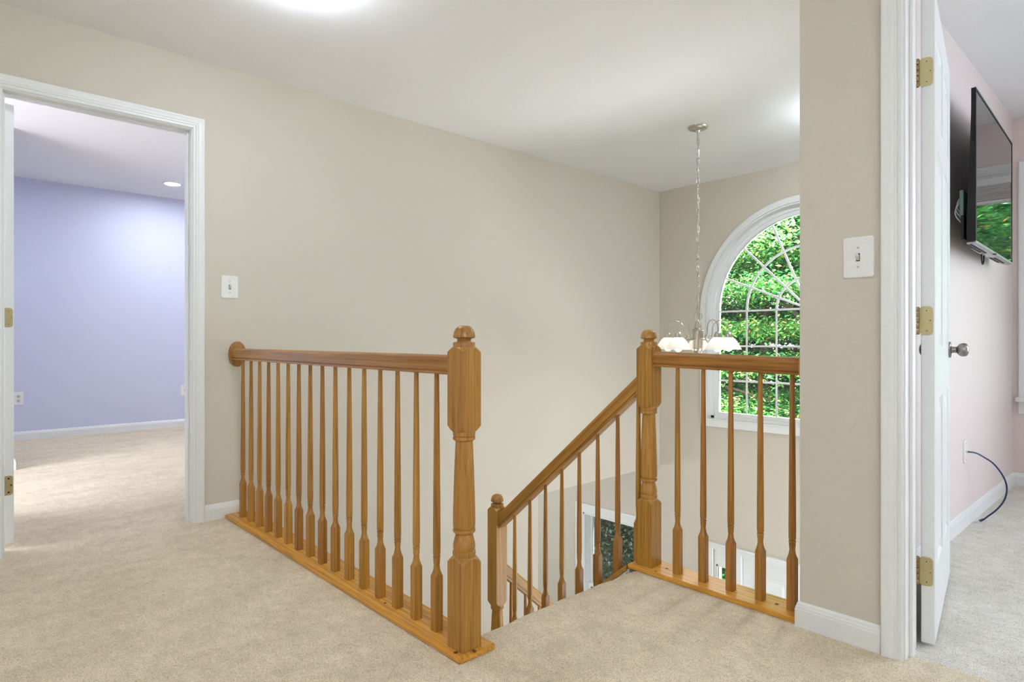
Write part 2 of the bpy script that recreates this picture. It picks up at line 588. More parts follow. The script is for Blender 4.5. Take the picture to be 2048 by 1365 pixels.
# front wall with the arched opening
WC, WR, WZ0, WZS = 2.11, 0.885, 0.235, 1.228      # arched window: centre, half width, sill, spring line
DY0, DY1, DZ = 1.70, 2.985, -0.955                # front door unit
m = wall_holes('x', XF, XF + 0.16, 0.81, YL + 0.05, LOW, 2.6,
               [(WC - WR, WC + WR, WZ0, WZS + WR), (1.45, 2.93, LOW, DZ)])
N = 24
for i in range(N):
    for sgn in (1,):
        a0, a1 = PI * i / N, PI * (i + 1) / N
        y0, y1 = WC + WR * math.cos(a0), WC + WR * math.cos(a1)
        z0, z1 = WZS + WR * math.sin(a0), WZS + WR * math.sin(a1)
        zt = WZS + WR
        sec = [[(XF, y0, z0), (XF, y0, zt), (XF + 0.16, y0, zt), (XF + 0.16, y0, z0)],
               [(XF, y1, z1), (XF, y1, zt), (XF + 0.16, y1, zt), (XF + 0.16, y1, z1)]]
        m.loft(sec)
struct('wall_front', m, 'beige', 'beige front wall with the arched window and front door')
struct('wall_front_living', wall_holes('x', XF, XF + 0.16, YL + 0.05, 7.3, LOW, -0.28, [(3.72, 4.52, -2.5, -0.935)]), 'beige', 'front wall of the room below')
struct('wall_front_bedroom', wall_holes('x', XF, XF + 0.16, -3.2, 0.81, 0, 2.5, [(-0.72, 0.66, 0.58, 2.06), (-2.4, -1.1, 0.58, 2.06)]), 'pink', 'blush front wall of the bedroom with its windows')

# ------------------------------------------------------------------ trim sweeps
CAS = [(0.0, 0.0), (0.0, 0.009), (0.004, 0.0115), (0.011, 0.0115), (0.014, 0.009), (0.017, 0.0125), (0.024, 0.0125), (0.028, 0.015), (0.040, 0.0165), (0.048, 0.0185), (0.054, 0.0185), (0.057, 0.015), (0.057, 0.0)]
BASE = [(0.0, 0.0), (0.012, 0.0), (0.012, 0.058), (0.0105, 0.062), (0.0105, 0.066), (0.008, 0.071), (0.007, 0.077), (0.003, 0.083), (0.0, 0.083)]

def on_wall(kind, plane):
    if kind == 'y-':
        return lambda a, t, z: (a, plane - t, z)
    if kind == 'x-':
        return lambda a, t, z: (plane - t, a, z)
    if kind == 'y+':
        return lambda a, t, z: (a, plane + t, z)
    return lambda a, t, z: (plane + t, a, z)

def casing(parent, P, a0, a1, z0, head, reveal=0.005, prof=CAS, names='casing'):
    """two mitred legs and a head around an opening a0..a1, top at head"""
    lo, hi, top = a0 - reveal, a1 + reveal, head + reveal
    for sgn, a in ((-1, lo), (1, hi)):
        m = MB()
        m.loft([[P(a + sgn * u, t, z0) for u, t in prof], [P(a + sgn * u, t, top + u) for u, t in prof]])
        m.build(names, 'trim', parent)
    m = MB()
    m.loft([[P(lo - u, t, top + u) for u, t in prof], [P(hi + u, t, top + u) for u, t in prof]])
    m.build(names, 'trim', parent)

def baseboard(name, P, a0, a1, label, z0=0.0, mitre=(0, 0)):
    m = MB()
    m.loft([[P(a0 + mitre[0] * t, t, z0 + z) for t, z in BASE], [P(a1 + mitre[1] * t, t, z0 + z) for t, z in BASE]])
    return struct(name, m, 'trim', label)

baseboard('baseboard_left', on_wall('y-', YL), 1.017, 1.256, 'white baseboard between the left door casing and the railing')
m = MB()
P = on_wall('x-', XR)
m.loft([[P(0.620, t, z) for t, z in BASE], [P(0.865 + t, t, z) for t, z in BASE]])
P = on_wall('y+', 0.865)
m.loft([[P(XR - t, t, z) for t, z in BASE], [P(XR + 0.02, t, z) for t, z in BASE]])
struct('baseboard_right', m, 'trim', 'white baseboard wrapping the foot of the pier')
baseboard('baseboard_bedroom', on_wall('y-', YP), 2.226, XF, 'white baseboard below the television wall')
baseboard('baseboard_bedroom_front', on_wall('x-', XF), -3.2, YP, 'white baseboard under the bedroom window')
baseboard('baseboard_lilac', on_wall('y-', 7.57), -1.7, 3.0, 'white baseboard along the lilac wall')
baseboard('baseboard_lilac_partition', on_wall('x+', 0.385), 5.84, 5.98, 'white baseboard end of the lilac wall return')

# ------------------------------------------------------------------ six panel door leaf
def six_panel_leaf(parent, width, height, thick, z0, hollow=0.009, mat='trim', both=True):
    """local frame of parent: x along the leaf from the hinge, y thickness (0..thick), z up"""
    sw, mull = 0.105, 0.085
    pw = (width - 2 * sw - mull) / 2
    xs = [(sw, sw + pw), (sw + pw + mull, width - sw)]
    rows = [(0.215, 0.755), (0.925, 1.555), (1.655, height - 0.115)]
    leaf = MB()
    # stiles, mullion, rails
    leaf.box((0, 0, z0), (sw, thick, z0 + height), 0.0012)
    leaf.box((width - sw, 0, z0), (width, thick, z0 + height), 0.0012)
    leaf.box((sw + pw, 0, z0), (sw + pw + mull, thick, z0 + height))
    zs = [0] + [z for r in rows for z in r] + [height]
    for i in range(0, len(zs), 2):
        for x0, x1 in xs:
            leaf.box((x0, 0, z0 + zs[i]), (x1, thick, z0 + zs[i + 1]))
    leaf.build('leaf', mat, parent)
    for x0, x1 in xs:
        for r0, r1 in rows:
            p = MB()
            a, b, c, d = x0, x1, z0 + r0, z0 + r1
            def ring(i, y):
                return [(a + i, y, c + i), (b - i, y, c + i), (b - i, y, d - i), (a + i, y, d - i)]
            h, T = hollow, thick
            p.loft([ring(0.05, 0.0025), ring(0.022, h), ring(0.010, h), ring(0, 0.002), ring(0, T - 0.002), ring(0.010, T - h), ring(0.022, T - h), ring(0.05, T - 0.0025)])
            p.build('panel', mat, parent)

def hinge(door, leaf, z, mats, width=0.031):
    """leaf plate on the hinge edge (x = 0 face), barrel off the y = thick corner"""
    h = 0.089
    pl = MB()
    sec = []
    r = 0.012
    pts = [(0.036, z), (0.036 - width + r, z)]
    for k in range(5):
        a = -PI / 2 - (PI / 2) * k / 4
        pts.append((0.036 - width + r + r * math.cos(a), z + r + r * math.sin(a)))
    for k in range(5):
        a = PI - (PI / 2) * k / 4
        pts.append((0.036 - width + r + r * math.cos(a), z + h - r + r * math.sin(a)))
    pts.append((0.036, z + h))
    pl.loft([[(-0.0022, y, zz) for y, zz in pts], [0 and p or (0.0005, p[0], p[1]) for p in pts]])
    # web between plate and barrel
    pl.box((-0.0022, 0.035, z + 0.004), (0.0, 0.043, z + h - 0.004))
    plate = pl.build('hinge_plate', mats[0], door, leaf.location)
    plate.rotation_euler = leaf.rotation_euler
    for y, dz in ((0.021, 0.013), (0.012, h / 2), (0.021, h - 0.013)):
        sm = MB()
        T = Matrix.Translation((-0.0022, y, z + dz)) @ Matrix.Rotation(-PI / 2, 4, 'Y')
        sm.lathe([(0.0042, 0), (0.0042, 0.0006), (0.0034, 0.0011), (0.0018, 0.0009)], 12, T)
        so = sm.build('hinge_screw', mats[2], plate)
        so.data.materials.append(M['slot'] if mats[0] != 'trim' else M['trim'])
        so.data.polygons[len(so.data.polygons) - 1].material_index = 1
    for k in range(5):
        kb = MB()
        T = Matrix.Translation((-0.004, 0.046, z + k * h / 5 + 0.001))
        kb.lathe([(0.0060, 0), (0.0068, 0.001), (0.0068, h / 5 - 0.003), (0.0060, h / 5 - 0.002)], 14, T)
        kb.build('hinge_knuckle', mats[1], plate)
    return plate

def knob(parent, x, z, y0, sgn):
    """round passage knob on face y0 pointing sgn along y"""
    k = MB()
    T = Matrix.Translation((x, y0, z)) @ Matrix.Rotation(-sgn * PI / 2, 4, 'X')
    k.lathe([(0.032, 0), (0.032, 0.004), (0.029, 0.007), (0.014, 0.009), (0.012, 0.014), (0.012, 0.024), (0.017, 0.028), (0.024, 0.034), (0.0265, 0.043), (0.026, 0.052), (0.022, 0.059), (0.014, 0.063), (0.004, 0.064)], 28, T)
    return k.build('door_knob', 'knob', parent)

def jamb_set(parent, kind, t0, t1, a0, a1, head, stop0, stop1, floor_z=0.0):
    """flat jambs lining an opening; t is the wall normal coordinate"""
    def bx(m, t_0, t_1, p, q, z0, z1):
        if kind == 'x':
            m.box((t_0, p, z0), (t_1, q, z1), 0.001)
        else:
            m.box((p, t_0, z0), (q, t_1, z1), 0.001)
    for p, q in ((a0 - 0.016, a0), (a1, a1 + 0.016)):
        m = MB()
        bx(m, t0, t1, p, q, floor_z, head)
        m.build('jamb', 'trim', parent)
    m = MB()
    bx(m, t0, t1, a0 - 0.016, a1 + 0.016, head, head + 0.016)
    m.build('head_jamb', 'trim', parent)
    for p, q in ((a0, a0 + 0.009), (a1 - 0.009, a1)):
        m = MB()
        bx(m, stop0, stop1, p, q, floor_z, head)
        m.build('door_stop', 'trim', parent)
    m = MB()
    bx(m, stop0, stop1, a0 + 0.009, a1 - 0.009, head - 0.009, head)
    m.build('door_stop', 'trim', parent)

# left doorway (door folded back into the purple room)
d1 = thing('door_1', 'left white doorway with its six panel door opened into the purple room', None, (0, 0, 0), kind='structure')
LA0, LA1 = 0.193, 0.955
jamb_set(d1, 'y', YL, YL + 0.120, LA0, LA1, HEAD, YL + 0.042, YL + 0.074)
casing(d1, on_wall('y-', YL), LA0, LA1, 0.0, HEAD)
casing(d1, on_wall('y+', YL + 0.115), LA0, LA1, 0.0, HEAD)
leaf1 = bpy.data.objects.new('door_leaf', None)
COL.objects.link(leaf1)
leaf1.parent = d1
leaf1.location = (0.2418, 3.6695, 0)
leaf1.rotation_euler = (0, 0, math.radians(106))
six_panel_leaf(leaf1, 0.755, 2.03, 0.035, 0.02)
for z, ms in ((0.245, ('brass', 'brass_dark', 'slot')), (1.02, ('brass', 'brass_dark', 'screw')), (1.775, ('trim', 'trim', 'trim'))):
    hinge(d1, leaf1, z, ms)
knob(leaf1, 0.695, 0.921, 0.0, -1)
knob(leaf1, 0.695, 0.921, 0.035, 1)

# right doorway to the bedroom
d2 = thing('door_2', 'bedroom doorway with six panel door opened past a right angle on brass hinges', None, (0, 0, 0), kind='structure')
RA0, RA1 = -0.206, 0.556
jamb_set(d2, 'x', XR, 2.226, RA0, RA1, HEAD, 2.150, 2.180)
casing(d2, on_wall('x-', XR), RA0, RA1, 0.0, HEAD)
casing(d2, on_wall('x+', 2.2265), RA0, RA1, 0.0, HEAD)
leaf2 = bpy.data.objects.new('door_leaf', None)
COL.objects.link(leaf2)
leaf2.parent = d2
leaf2.location = (2.258, 0.515, 0)
leaf2.rotation_euler = (0, 0, math.radians(9.05))
six_panel_leaf(leaf2, 0.762, 2.035, 0.036, 0.013)
for z in (0.192, 0.975, 1.752):
    hinge(d2, leaf2, z, ('brass', 'brass_dark', 'screw'))
knob(leaf2, 0.702, 0.921, 0.0, -1)
knob(leaf2, 0.702, 0.921, 0.036, 1)

# ------------------------------------------------------------------ arched window
win = thing('window_1', 'tall arched window with white casing and sunburst grille', None, (0, 0, 0), kind='structure')
def arch_path(r, z0, c=WC, n=56):
    pts = [(c + r, z0)]
    pts += [(c + r * math.cos(PI * i / n), WZS + r * math.sin(PI * i / n)) for i in range(n + 1)]
    pts += [(c - r, z0)]
    return pts
def arch_ring(name, r0, r1, x0, x1, z0, mat='trim', bev=None):
    """band between two arch radii extruded from x0 to x1"""
    a, b = arch_path(r0, z0), arch_path(r1, z0)
    m = MB()
    m.loft([[(x0, p[0], p[1]), (x0, q[0], q[1]), (x1, q[0], q[1]), (x1, p[0], p[1])] for p, q in zip(a, b)], smooth=True)
    return m.build(name, mat, win)
R_OUT = 0.945
arch_ring('casing', WR + 0.004, R_OUT - 0.004, XF - 0.018, XF, WZ0 - 0.012)
arch_ring('jamb', WR - 0.012, WR + 0.001, XF - 0.016, XF + 0.15, WZ0)
arch_ring('jamb', WR - 0.045, WR - 0.012, XF + 0.055, XF + 0.10, WZ0 + 0.004)
arch_ring('sash', WR - 0.080, WR - 0.045, XF + 0.070, XF + 0.115, WZ0 + 0.055)
B(((XF - 0.018, WC - R_OUT + 0.004, WZ0 - 0.07), (XF, WC + R_OUT - 0.004, WZ0 - 0.012)), bev=0.002).build('apron', 'trim', win)
B(((XF - 0.020, WC - R_OUT + 0.06, WZ0 - 0.012), (XF + 0.15, WC + R_OUT - 0.06, WZ0 + 0.002)), bev=0.003).build('window_sill', 'trim', win)
B(((XF + 0.055, WC - WR + 0.012, WZ0 + 0.002), (XF + 0.10, WC + WR - 0.012, WZ0 + 0.028)), bev=0.002).build('jamb', 'trim', win)
B(((XF + 0.070, WC - WR + 0.045, WZ0 + 0.028), (XF + 0.115, WC + WR - 0.045, WZ0 + 0.058)), bev=0.002).build('sash', 'trim', win)
GR = WR - 0.080                       # glass radius
GX = XF + 0.092
gz0 = WZ0 + 0.058
cols = [-GR, -0.54, -0.27, 0.0, 0.27, 0.54, GR]
rows = [gz0, 0.59, 0.909, WZS]
mw, mt = 0.0085, 0.005
for c in cols[1:-1]:
    B(((GX - mt, WC + c - mw, gz0), (GX + mt, WC + c + mw, WZS)), bev=0.003).build('muntin', 'trim', win)
for z in rows[1:]:
    B(((GX - mt - 0.001, WC - GR, z - mw), (GX + mt + 0.001, WC + GR, z + mw)), bev=0.003).build('muntin', 'trim', win)
for k in range(1, 8):
    a = PI * k / 8
    d = Vector((0, math.cos(a), math.sin(a)))
    n = Vector((0, -math.sin(a), math.cos(a)))
    c0 = Vector((GX, WC, WZS))
    mm = MB()
    secs = []
    for r in (0.03, GR):
        p = c0 + d * r
        secs.append([p + n * mw + Vector((-mt, 0, 0)), p - n * mw + Vector((-mt, 0, 0)), p - n * mw + Vector((mt, 0, 0)), p + n * mw + Vector((mt, 0, 0))])
    mm.loft(secs)
    mm.build('muntin', 'trim', win)
for r in (0.27, 0.54):
    mm = MB()
    mm.loft([[(GX - mt - 0.001, WC + q * math.cos(a), WZS + q * math.sin(a)) for q in (r - mw, r + mw)] +
             [(GX + mt + 0.001, WC + q * math.cos(a), WZS + q * math.sin(a)) for q in (r + mw, r - mw)]
             for a in [PI * i / 32 for i in range(33)]], caps=False, smooth=True)
    mm.build('muntin', 'trim', win)
for i in range(6):
    for j in range(3):
        B(((GX - 0.0015, WC + cols[i], rows[j]), (GX + 0.0015, WC + cols[i + 1], rows[j + 1]))).build('pane', 'glass', win)
for k in range(8):
    for r0, r1 in ((0.0, 0.27), (0.27, 0.54), (0.54, GR)):
        mm = MB()
        secs = []
        for i in range(4):
            a = PI * (k + i / 3) / 8
            secs.append([(GX - 0.0015, WC + r * math.cos(a), WZS + r * math.sin(a)) for r in (r0, r1)] +
                        [(GX + 0.0015, WC + r * math.cos(a), WZS + r * math.sin(a)) for r in (r1, r0)])
        mm.loft(secs)
        mm.build('pane', 'glass', win)

def rect_window(name, label, y0, y1, z0, z1, zmeet, cas=0.085, stool=True):
    """double hung window in the front wall; y0..y1, z0..z1 is the opening"""
    t = thing(name, label, None, (0, 0, 0), kind='structure')
    P = on_wall('x-', XF)
    sc = cas / 0.057
    prof = [(u * sc, d) for u, d in CAS]
    casing(t, P, y0, y1, z0 - 0.02, z1, 0.0, prof)
    B(((XF - 0.002, y0, z0), (XF + 0.16, y0 + 0.02, z1)), bev=0.002).build('jamb', 'trim', t)
    B(((XF - 0.002, y1 - 0.02, z0), (XF + 0.16, y1, z1)), bev=0.002).build('jamb', 'trim', t)
    B(((XF - 0.002, y0, z1 - 0.02), (XF + 0.16, y1, z1)), bev=0.002).build('head_jamb', 'trim', t)
    if stool:
        B(((XF - 0.055, y0 - cas - 0.01, z0 - 0.03), (XF + 0.16, y1 + cas + 0.01, z0)), bev=0.004).build('window_sill', 'trim', t)
        B(((XF - 0.014, y0 - cas, z0 - 0.11), (XF, y1 + cas, z0 - 0.03)), bev=0.002).build('apron', 'trim', t)
    for (a, b, x) in ((zmeet, z1 - 0.02, XF + 0.085), (z0, zmeet + 0.03, XF + 0.05)):
        p, q = y0 + 0.02, y1 - 0.02
        m = B(((x, p, a), (x + 0.032, p + 0.04, b)), ((x, q - 0.04, a), (x + 0.032, q, b)),
              ((x, p + 0.04, a), (x + 0.032, q - 0.04, a + 0.035)), ((x, p + 0.04, b - 0.035), (x + 0.032, q - 0.04, b)), bev=0.002)
        sash = m.build('sash', 'trim', t)
        B(((x + 0.014, p + 0.04, a + 0.035), (x + 0.018, q - 0.04, b - 0.035))).build('pane', 'glass', sash)
    lk = B(((XF + 0.03, (y0 + y1) / 2 - 0.03, zmeet + 0.03), (XF + 0.06, (y0 + y1) / 2 + 0.03, zmeet + 0.045)), bev=0.004)
    lk.build('sash_lock', 'plastic', t)
    return t
rect_window('window_2', 'window of the room below seen between the sloping balusters', 3.74, 4.505, -2.5, -0.945, -1.765, 0.10)
rect_window('window_3', 'bedroom window beyond the television', -0.70, 0.64, 0.585, 2.055, 1.30, 0.085)
rect_window('window_4', 'unseen second bedroom window, added to carry extra daylight', -2.38, -1.12, 0.585, 2.055, 1.30, 0.085)  # window made up to carry the extra bedroom light panel

# raised blind at the bedroom window
bl = thing('window_blind', 'pale blind raised at the top of the bedroom window', 'blind', (XF - 0.02, -0.03, 1.9))
B(((-0.05, -0.63, 0.10), (-0.008, 0.63, 0.15)), bev=0.004).build('headrail', 'plastic', bl)
for i in range(9):
    B(((-0.052, -0.62, 0.001 + i * 0.011), (-0.006, 0.62, 0.0105 + i * 0.011)), bev=0.001).build('slat', 'blind', bl)
B(((-0.053, -0.62, -0.024), (-0.005, 0.62, -0.001)), bev=0.004).build('bottom_rail', 'plastic', bl)

# ------------------------------------------------------------------ front door below
d3 = thing('door_3', 'white front door and sidelight below the arched window', None, (0, 0, 0), kind='structure')
# crown casing over the unit
prof = [(0.0, 0.0), (0.018, 0.0), (0.018, 0.02), (0.022, 0.026), (0.022, 0.034), (0.030, 0.044), (0.030, 0.055), (0.0, 0.055)]
m = MB()
m.loft([[(XF - t, 1.40, -0.957 + z) for t, z in prof], [(XF - t, 2.988, -0.957 + z) for t, z in prof]])
m.build('casing', 'trim', d3)
for y0, y1 in ((2.925, 2.985), (1.40, 1.455)):
    B(((XF - 0.016, y0, LOW), (XF, y1, -0.957)), bev=0.002).build('casing', 'trim', d3)
B(((XF - 0.010, 2.652, LOW), (XF + 0.12, 2.715, -0.955)), bev=0.003).build('mullion_post', 'trim', d3)
B(((XF + 0.0, 1.455, -0.968), (XF + 0.12, 2.925, -0.955))).build('head_jamb', 'trim', d3)
# sidelight
sl = B(((XF + 0.01, 2.895, LOW), (XF + 0.05, 2.925, -0.968)), ((XF + 0.01, 2.715, LOW), (XF + 0.05, 2.745, -0.968)),
       ((XF + 0.01, 2.745, -1.116), (XF + 0.05, 2.895, -0.968)), ((XF + 0.01, 2.745, LOW), (XF + 0.05, 2.895, -2.4)), bev=0.002)
sl.build('sidelight_frame', 'trim', d3)
B(((XF + 0.028, 2.745, -2.4), (XF + 0.032, 2.895, -1.116))).build('sidelight_pane', 'glass', d3)
B(((XF + 0.004, 2.885, -2.4), (XF + 0.012, 2.897, -1.104)), ((XF + 0.004, 2.743, -2.4), (XF + 0.012, 2.755, -1.104)), ((XF + 0.004, 2.743, -1.118), (XF + 0.012, 2.897, -1.104))).build('glazing_bead', 'trim', d3)
# slab with raised panels
X0 = XF + 0.02
sy0, sy1 = 1.735, 2.648
slab = B(((X0, sy0, LOW + 0.02), (X0 + 0.045, sy1, -0.972)))
slab.build('door_leaf', 'trim', d3)
pw = (sy1 - sy0 - 0.33) / 2
for p, q in ((sy0 + 0.11, sy0 + 0.11 + pw), (sy1 - 0.11 - pw, sy1 - 0.11)):
    for z0, z1 in ((-1.30, -1.10), (-2.05, -1.40), (-2.85, -2.2)):
        m = MB()
        def rg(i, x):
            return [(x, p + i, z0 + i), (x, q - i, z0 + i), (x, q - i, z1 - i), (x, p + i, z1 - i)]
        m.loft([rg(0, X0 + 0.001), rg(0.0, X0 - 0.007), rg(0.012, X0 - 0.008), rg(0.020, X0 - 0.001), rg(0.034, X0 - 0.001), rg(0.052, X0 - 0.007)])
        m.build('panel', 'trim', d3)
kb = MB()
kb.lathe([(0.03, 0), (0.03, 0.006), (0.012, 0.01), (0.012, 0.03), (0.027, 0.045), (0.02, 0.06), (0.004, 0.063)], 20, Matrix.Translation((X0, sy1 - 0.07, -2.08)) @ Matrix.Rotation(-PI / 2, 4, 'Y'))
kb.build('door_knob', 'knob', d3)
B(((XF + 0.02, 1.455, LOW), (XF + 0.07, 1.73, -0.968))).build('sidelight_frame', 'trim', d3)

# ------------------------------------------------------------------ staircase
st = thing('staircase', 'carpeted stairs going down from the landing edge beside the railing', 'stairs', (1.69, 1.56, -0.944))
def step(parent, x0, x1, y0, y1, z, axis, base):
    """carpeted step with rolled nosing at the low side"""
    m = MB()
    r = 0.022
    sec = []
    if axis == 'y':
        for x in (x0, x1):
            pts = [(x, y0, z), (x, y1 - r, z)] + [(x, y1 - r + r * math.cos(a), z - r + r * math.sin(a)) for a in [PI / 2 - PI * k / 8 for k in range(1, 9)]] + [(x, y1 - r, base), (x, y0, base)]
            sec.append(pts)
    else:
        for y in (y0, y1):
            pts = [(x0, y, z), (x1 - r, y, z)] + [(x1 - r + r * math.cos(a), y, z - r + r * math.sin(a)) for a in [PI / 2 - PI * k / 8 for k in range(1, 9)]] + [(x1 - r, y, base), (x0, y, base)]
            sec.append(pts)
    m.loft(sec)
    o = m.build('step', 'carpet', parent)
    o.location = -Vector(parent.location)
    return o
RISE, RUN = 0.1888, 0.217
for i in range(1, 5):
    step(st, 1.262, 2.112, 1.53 + RUN * (i - 1), 1.555 + RUN * i, -RISE * i, 'y', -RISE * (i + 1) - 0.10)
LZ = -RISE * 5
o = B(((1.262, 1.535 + RUN * 4, LZ - 0.2), (2.115, YL - 0.002, LZ))).build('stair_landing', 'carpet', st)
o.location = -Vector(st.location)
for i in range(1, 11):
    step(st, 2.115 + RUN * (i - 1), 2.14 + RUN * i, 2.48, YL - 0.002, LZ - RISE * i, 'x', max(LZ - RISE * (i + 1) - 0.1, LOW + 0.001))
# outer stringer (boxed, white inside face) under the sloping shoe
SL = 0.8705
def zshoe(y):
    return 0.018 - SL * (y - 1.574)
m = MB()
m.loft([[(x, 1.571, zshoe(1.571) - 0.021), (x, 2.433, zshoe(2.433) - 0.021), (x, 2.433, zshoe(2.433) - 0.36), (x, 1.571, zshoe(1.571) - 0.36)] for x in (2.118, 2.235)])
o = m.build('stringer', 'trim', st)
o.location = -Vector(st.location)
m = MB()
m.loft([[(2.10, y, zshoe(y) - 0.030), (2.118, y, zshoe(y) - 0.030), (2.118, y, zshoe(y) - 0.30), (2.10, y, zshoe(y) - 0.30)] for y in (1.574, 2.43)])
o = m.build('skirt_board', 'trim', st)
o.location = -Vector(st.location)
struct('trim_1', B(((2.155, 2.42, LOW), (2.24, 2.54, LZ - 0.2))), 'beige', 'post below the stair landing')
struct('trim_2', B(((2.2225, 0.866, -0.28), (2.252, 1.55, -0.002)), ((1.2585, 1.56, -0.28), (1.262, YL, -0.002))), 'beige', 'plastered floor edges of the landing')

# ------------------------------------------------------------------ railings
def newel_rings(z_base, dz=0.0, upper=None):
    """(radius, z) list; default heights are measured from the landing floor"""
    BIG = 0.2
    u0, u1 = (0.681, 0.937)
    r = [(BIG, 0.0), (BIG, 0.2785), *[(0.0518 - 0.0150 * i / 9, 0.279 + 0.016 * (i / 9) ** 0.85) for i in range(10)], (0.0345, 0.2965),
         (0.0335, 0.2955 + 0.0035), (0.0352, 0.303), (0.0358, 0.308), (0.0350, 0.3135), (0.0315, 0.3165),
         (0.0325, 0.3185), (0.0345, 0.325), (0.0335, 0.337), (0.0300, 0.351), (0.0272, 0.362), (0.0268, 0.368),
         (0.0300, 0.3695), (0.0342, 0.3725), (0.0350, 0.377), (0.0340, 0.3815), (0.0305, 0.3835), (0.0305, 0.3860), (0.0340, 0.3885),
         (0.0345, 0.40), (0.0340, 0.44), (0.0325, 0.50), (0.0300, 0.57), (0.0275, 0.63), (0.0265, 0.650),
         (0.0290, 0.6515), (0.0345, 0.6545), (0.0350, 0.659), (0.0340, 0.6635), (0.0318, 0.6645), (0.0318, 0.6665), (0.0345, 0.6675), (0.0348, 0.678),
         *[(0.0362 + 0.0160 * i / 9, 0.680 + 0.018 * (i / 9) ** 1.25) for i in range(10)], (BIG, 0.6985),
         (BIG, 0.9205), *[(0.0518 - 0.0150 * i / 9, 0.921 + 0.016 * (i / 9) ** 0.85) for i in range(10)], (0.0345, 0.9372)]
    return r
CAP = [(0.0340, 0.9355), (0.0342, 0.950), (0.0325, 0.9525), (0.0230, 0.9535), (0.0210, 0.957), (0.0225, 0.9635), (0.0310, 0.9655), (0.0342, 0.9675), (0.0338, 0.973), (0.0318, 0.982), (0.0282, 0.991), (0.0225, 0.9985), (0.0140, 1.0025), (0.004, 1.0035)]
def newel(parent, x, y, z=0.0, rings=None, cap_dz=0.0, base=0.0):
    rg = rings or [(a, b) for a, b in newel_rings(0)]
    rg = [(r, max(h, base) if i == 0 else h) for i, (r, h) in enumerate(rg)]
    m = MB()
    m.turned(rg, 0.0365, 64)
    o = m.build('newel_post', 'wood_z', parent, (x, y, z), 24)
    c = MB()
    c.lathe([(r, h + cap_dz) for r, h in CAP], 28)
    c.build('newel_cap', 'wood_end', o)
    return o

def bal_rings(base, shoulder, top):
    s = shoulder
    BIG = 0.1
    span = top - (s + 0.075)
    return [(BIG, base), (BIG, s + 0.003), (0.0196, s + 0.0045), (0.0165, s + 0.0095), (0.0140, s + 0.015), (0.0122, s + 0.020), (0.0110, s + 0.026), (0.0100, s + 0.034), (0.0092, s + 0.0375),
            (0.0096, s + 0.039), (0.0104, s + 0.045), (0.0114, s + 0.056), (0.0108, s + 0.058), (0.0090, s + 0.0595), (0.0090, s + 0.0605), (0.0118, s + 0.062), (0.0122, s + 0.0655), (0.0116, s + 0.0685), (0.0095, s + 0.070), (0.0095, s + 0.0715),
            (0.0122, s + 0.074), (0.0123, s + 0.075 + 0.06 * span), (0.0116, s + 0.075 + 0.30 * span), (0.0104, s + 0.075 + 0.55 * span), (0.0090, s + 0.075 + 0.8 * span), (0.0078, top)]
bm_guard = MB().turned(bal_rings(0.0, 0.174, 0.845), 0.0142, 24).mesh('baluster')
bm_guard.materials.append(M['wood_z'])
bm_slope = MB().turned(bal_rings(-0.012, 0.150, 0.715), 0.0142, 24).mesh('baluster')
bm_slope.materials.append(M['wood_z'])

RAIL = [(-0.012, 0.0), (0.012, 0.0), (0.0240, 0.0), (0.0250, 0.003), (0.0245, 0.0085), (0.0205, 0.0100), (0.0205, 0.0125), (0.0240, 0.0140), (0.0245, 0.020), (0.0250, 0.032), (0.0275, 0.040), (0.0290, 0.045), (0.0288, 0.050), (0.0265, 0.0555), (0.0200, 0.0595), (0.0100, 0.0610), (0.0, 0.0614)]
RAIL = RAIL + [(-u, z) for u, z in RAIL[::-1][1:-2]]
def rail(parent, p, q, along, k=1.0, mat='wood_y', name='handrail'):
    m = MB()
    if along == 'y':
        m.loft([[(p[0] + u, e[1], e[2] + z * k) for u, z in RAIL] for e in (p, q)], smooth=True)
    else:
        m.loft([[(e[0], p[1] + u, e[2] + z * k) for u, z in RAIL] for e in (p, q)], smooth=True)
    return m.build(name, mat, parent)

def slope_rail(parent, p, q, axis, mat, name='handrail'):
    """rail whose local axis runs down the slope, with plumb cuts at both ends"""
    p, q = Vector(p), Vector(q)
    run = (q - p).length
    drop = p.z - q.z
    th = math.asin(drop / run)
    m = MB()
    secs = []
    for e in (0.0, run):
        if axis == 'y':
            secs.append([(u, e - z * math.tan(th), z) for u, z in RAIL])
        else:
            secs.append([(e - z * math.tan(th), u, z) for u, z in RAIL])
    m.loft(secs, smooth=True)
    o = m.build(name, mat, parent, p)
    o.rotation_euler = (-th, 0, 0) if axis == 'y' else (0, th, 0)
    return o

def plug(parent, x, y, z, mat='plug', r=0.007):
    m = MB()
    m.lathe([(r, -0.002), (r, 0.0008), (r * 0.7, 0.0014)], 12, Matrix.Translation((x, y, z)))
    return m.build('wood_plug', mat, parent)

# guard along the left of the stairwell
ga = thing('landing_railing', 'long oak railing on the left, from the beige wall to the nearest newel', 'railing', (0, 0, 0))
newel(ga, 1.1745, 1.489, 0.0, base=0.018)
m = MB()
m.box((1.118, 1.438, 0.0), (1.258, YL - 0.012, 0.020), 0.004, seg=2)
m.build('base_plate', 'plate_y', ga)
rail(ga, (1.1745, 1.525, 0.8515), (1.1745, 3.490, 0.8545), 'y')
ro = MB()
for j in range(1):
    secs = []
    for t, sc in ((0.0, 1.0), (0.010, 1.0), (0.014, 0.97), (0.0155, 0.90), (0.018, 0.86), (0.020, 0.82)):
        secs.append([(1.186 + 0.047 * sc * math.cos(2 * PI * i / 36), YL - t, 0.884 + 0.069 * sc * math.sin(2 * PI * i / 36)) for i in range(36)])
    ro.loft(secs, smooth=True)
ro.build('rosette', 'wood_z', ga)
ys = np.linspace(3.385, 1.632, 16)
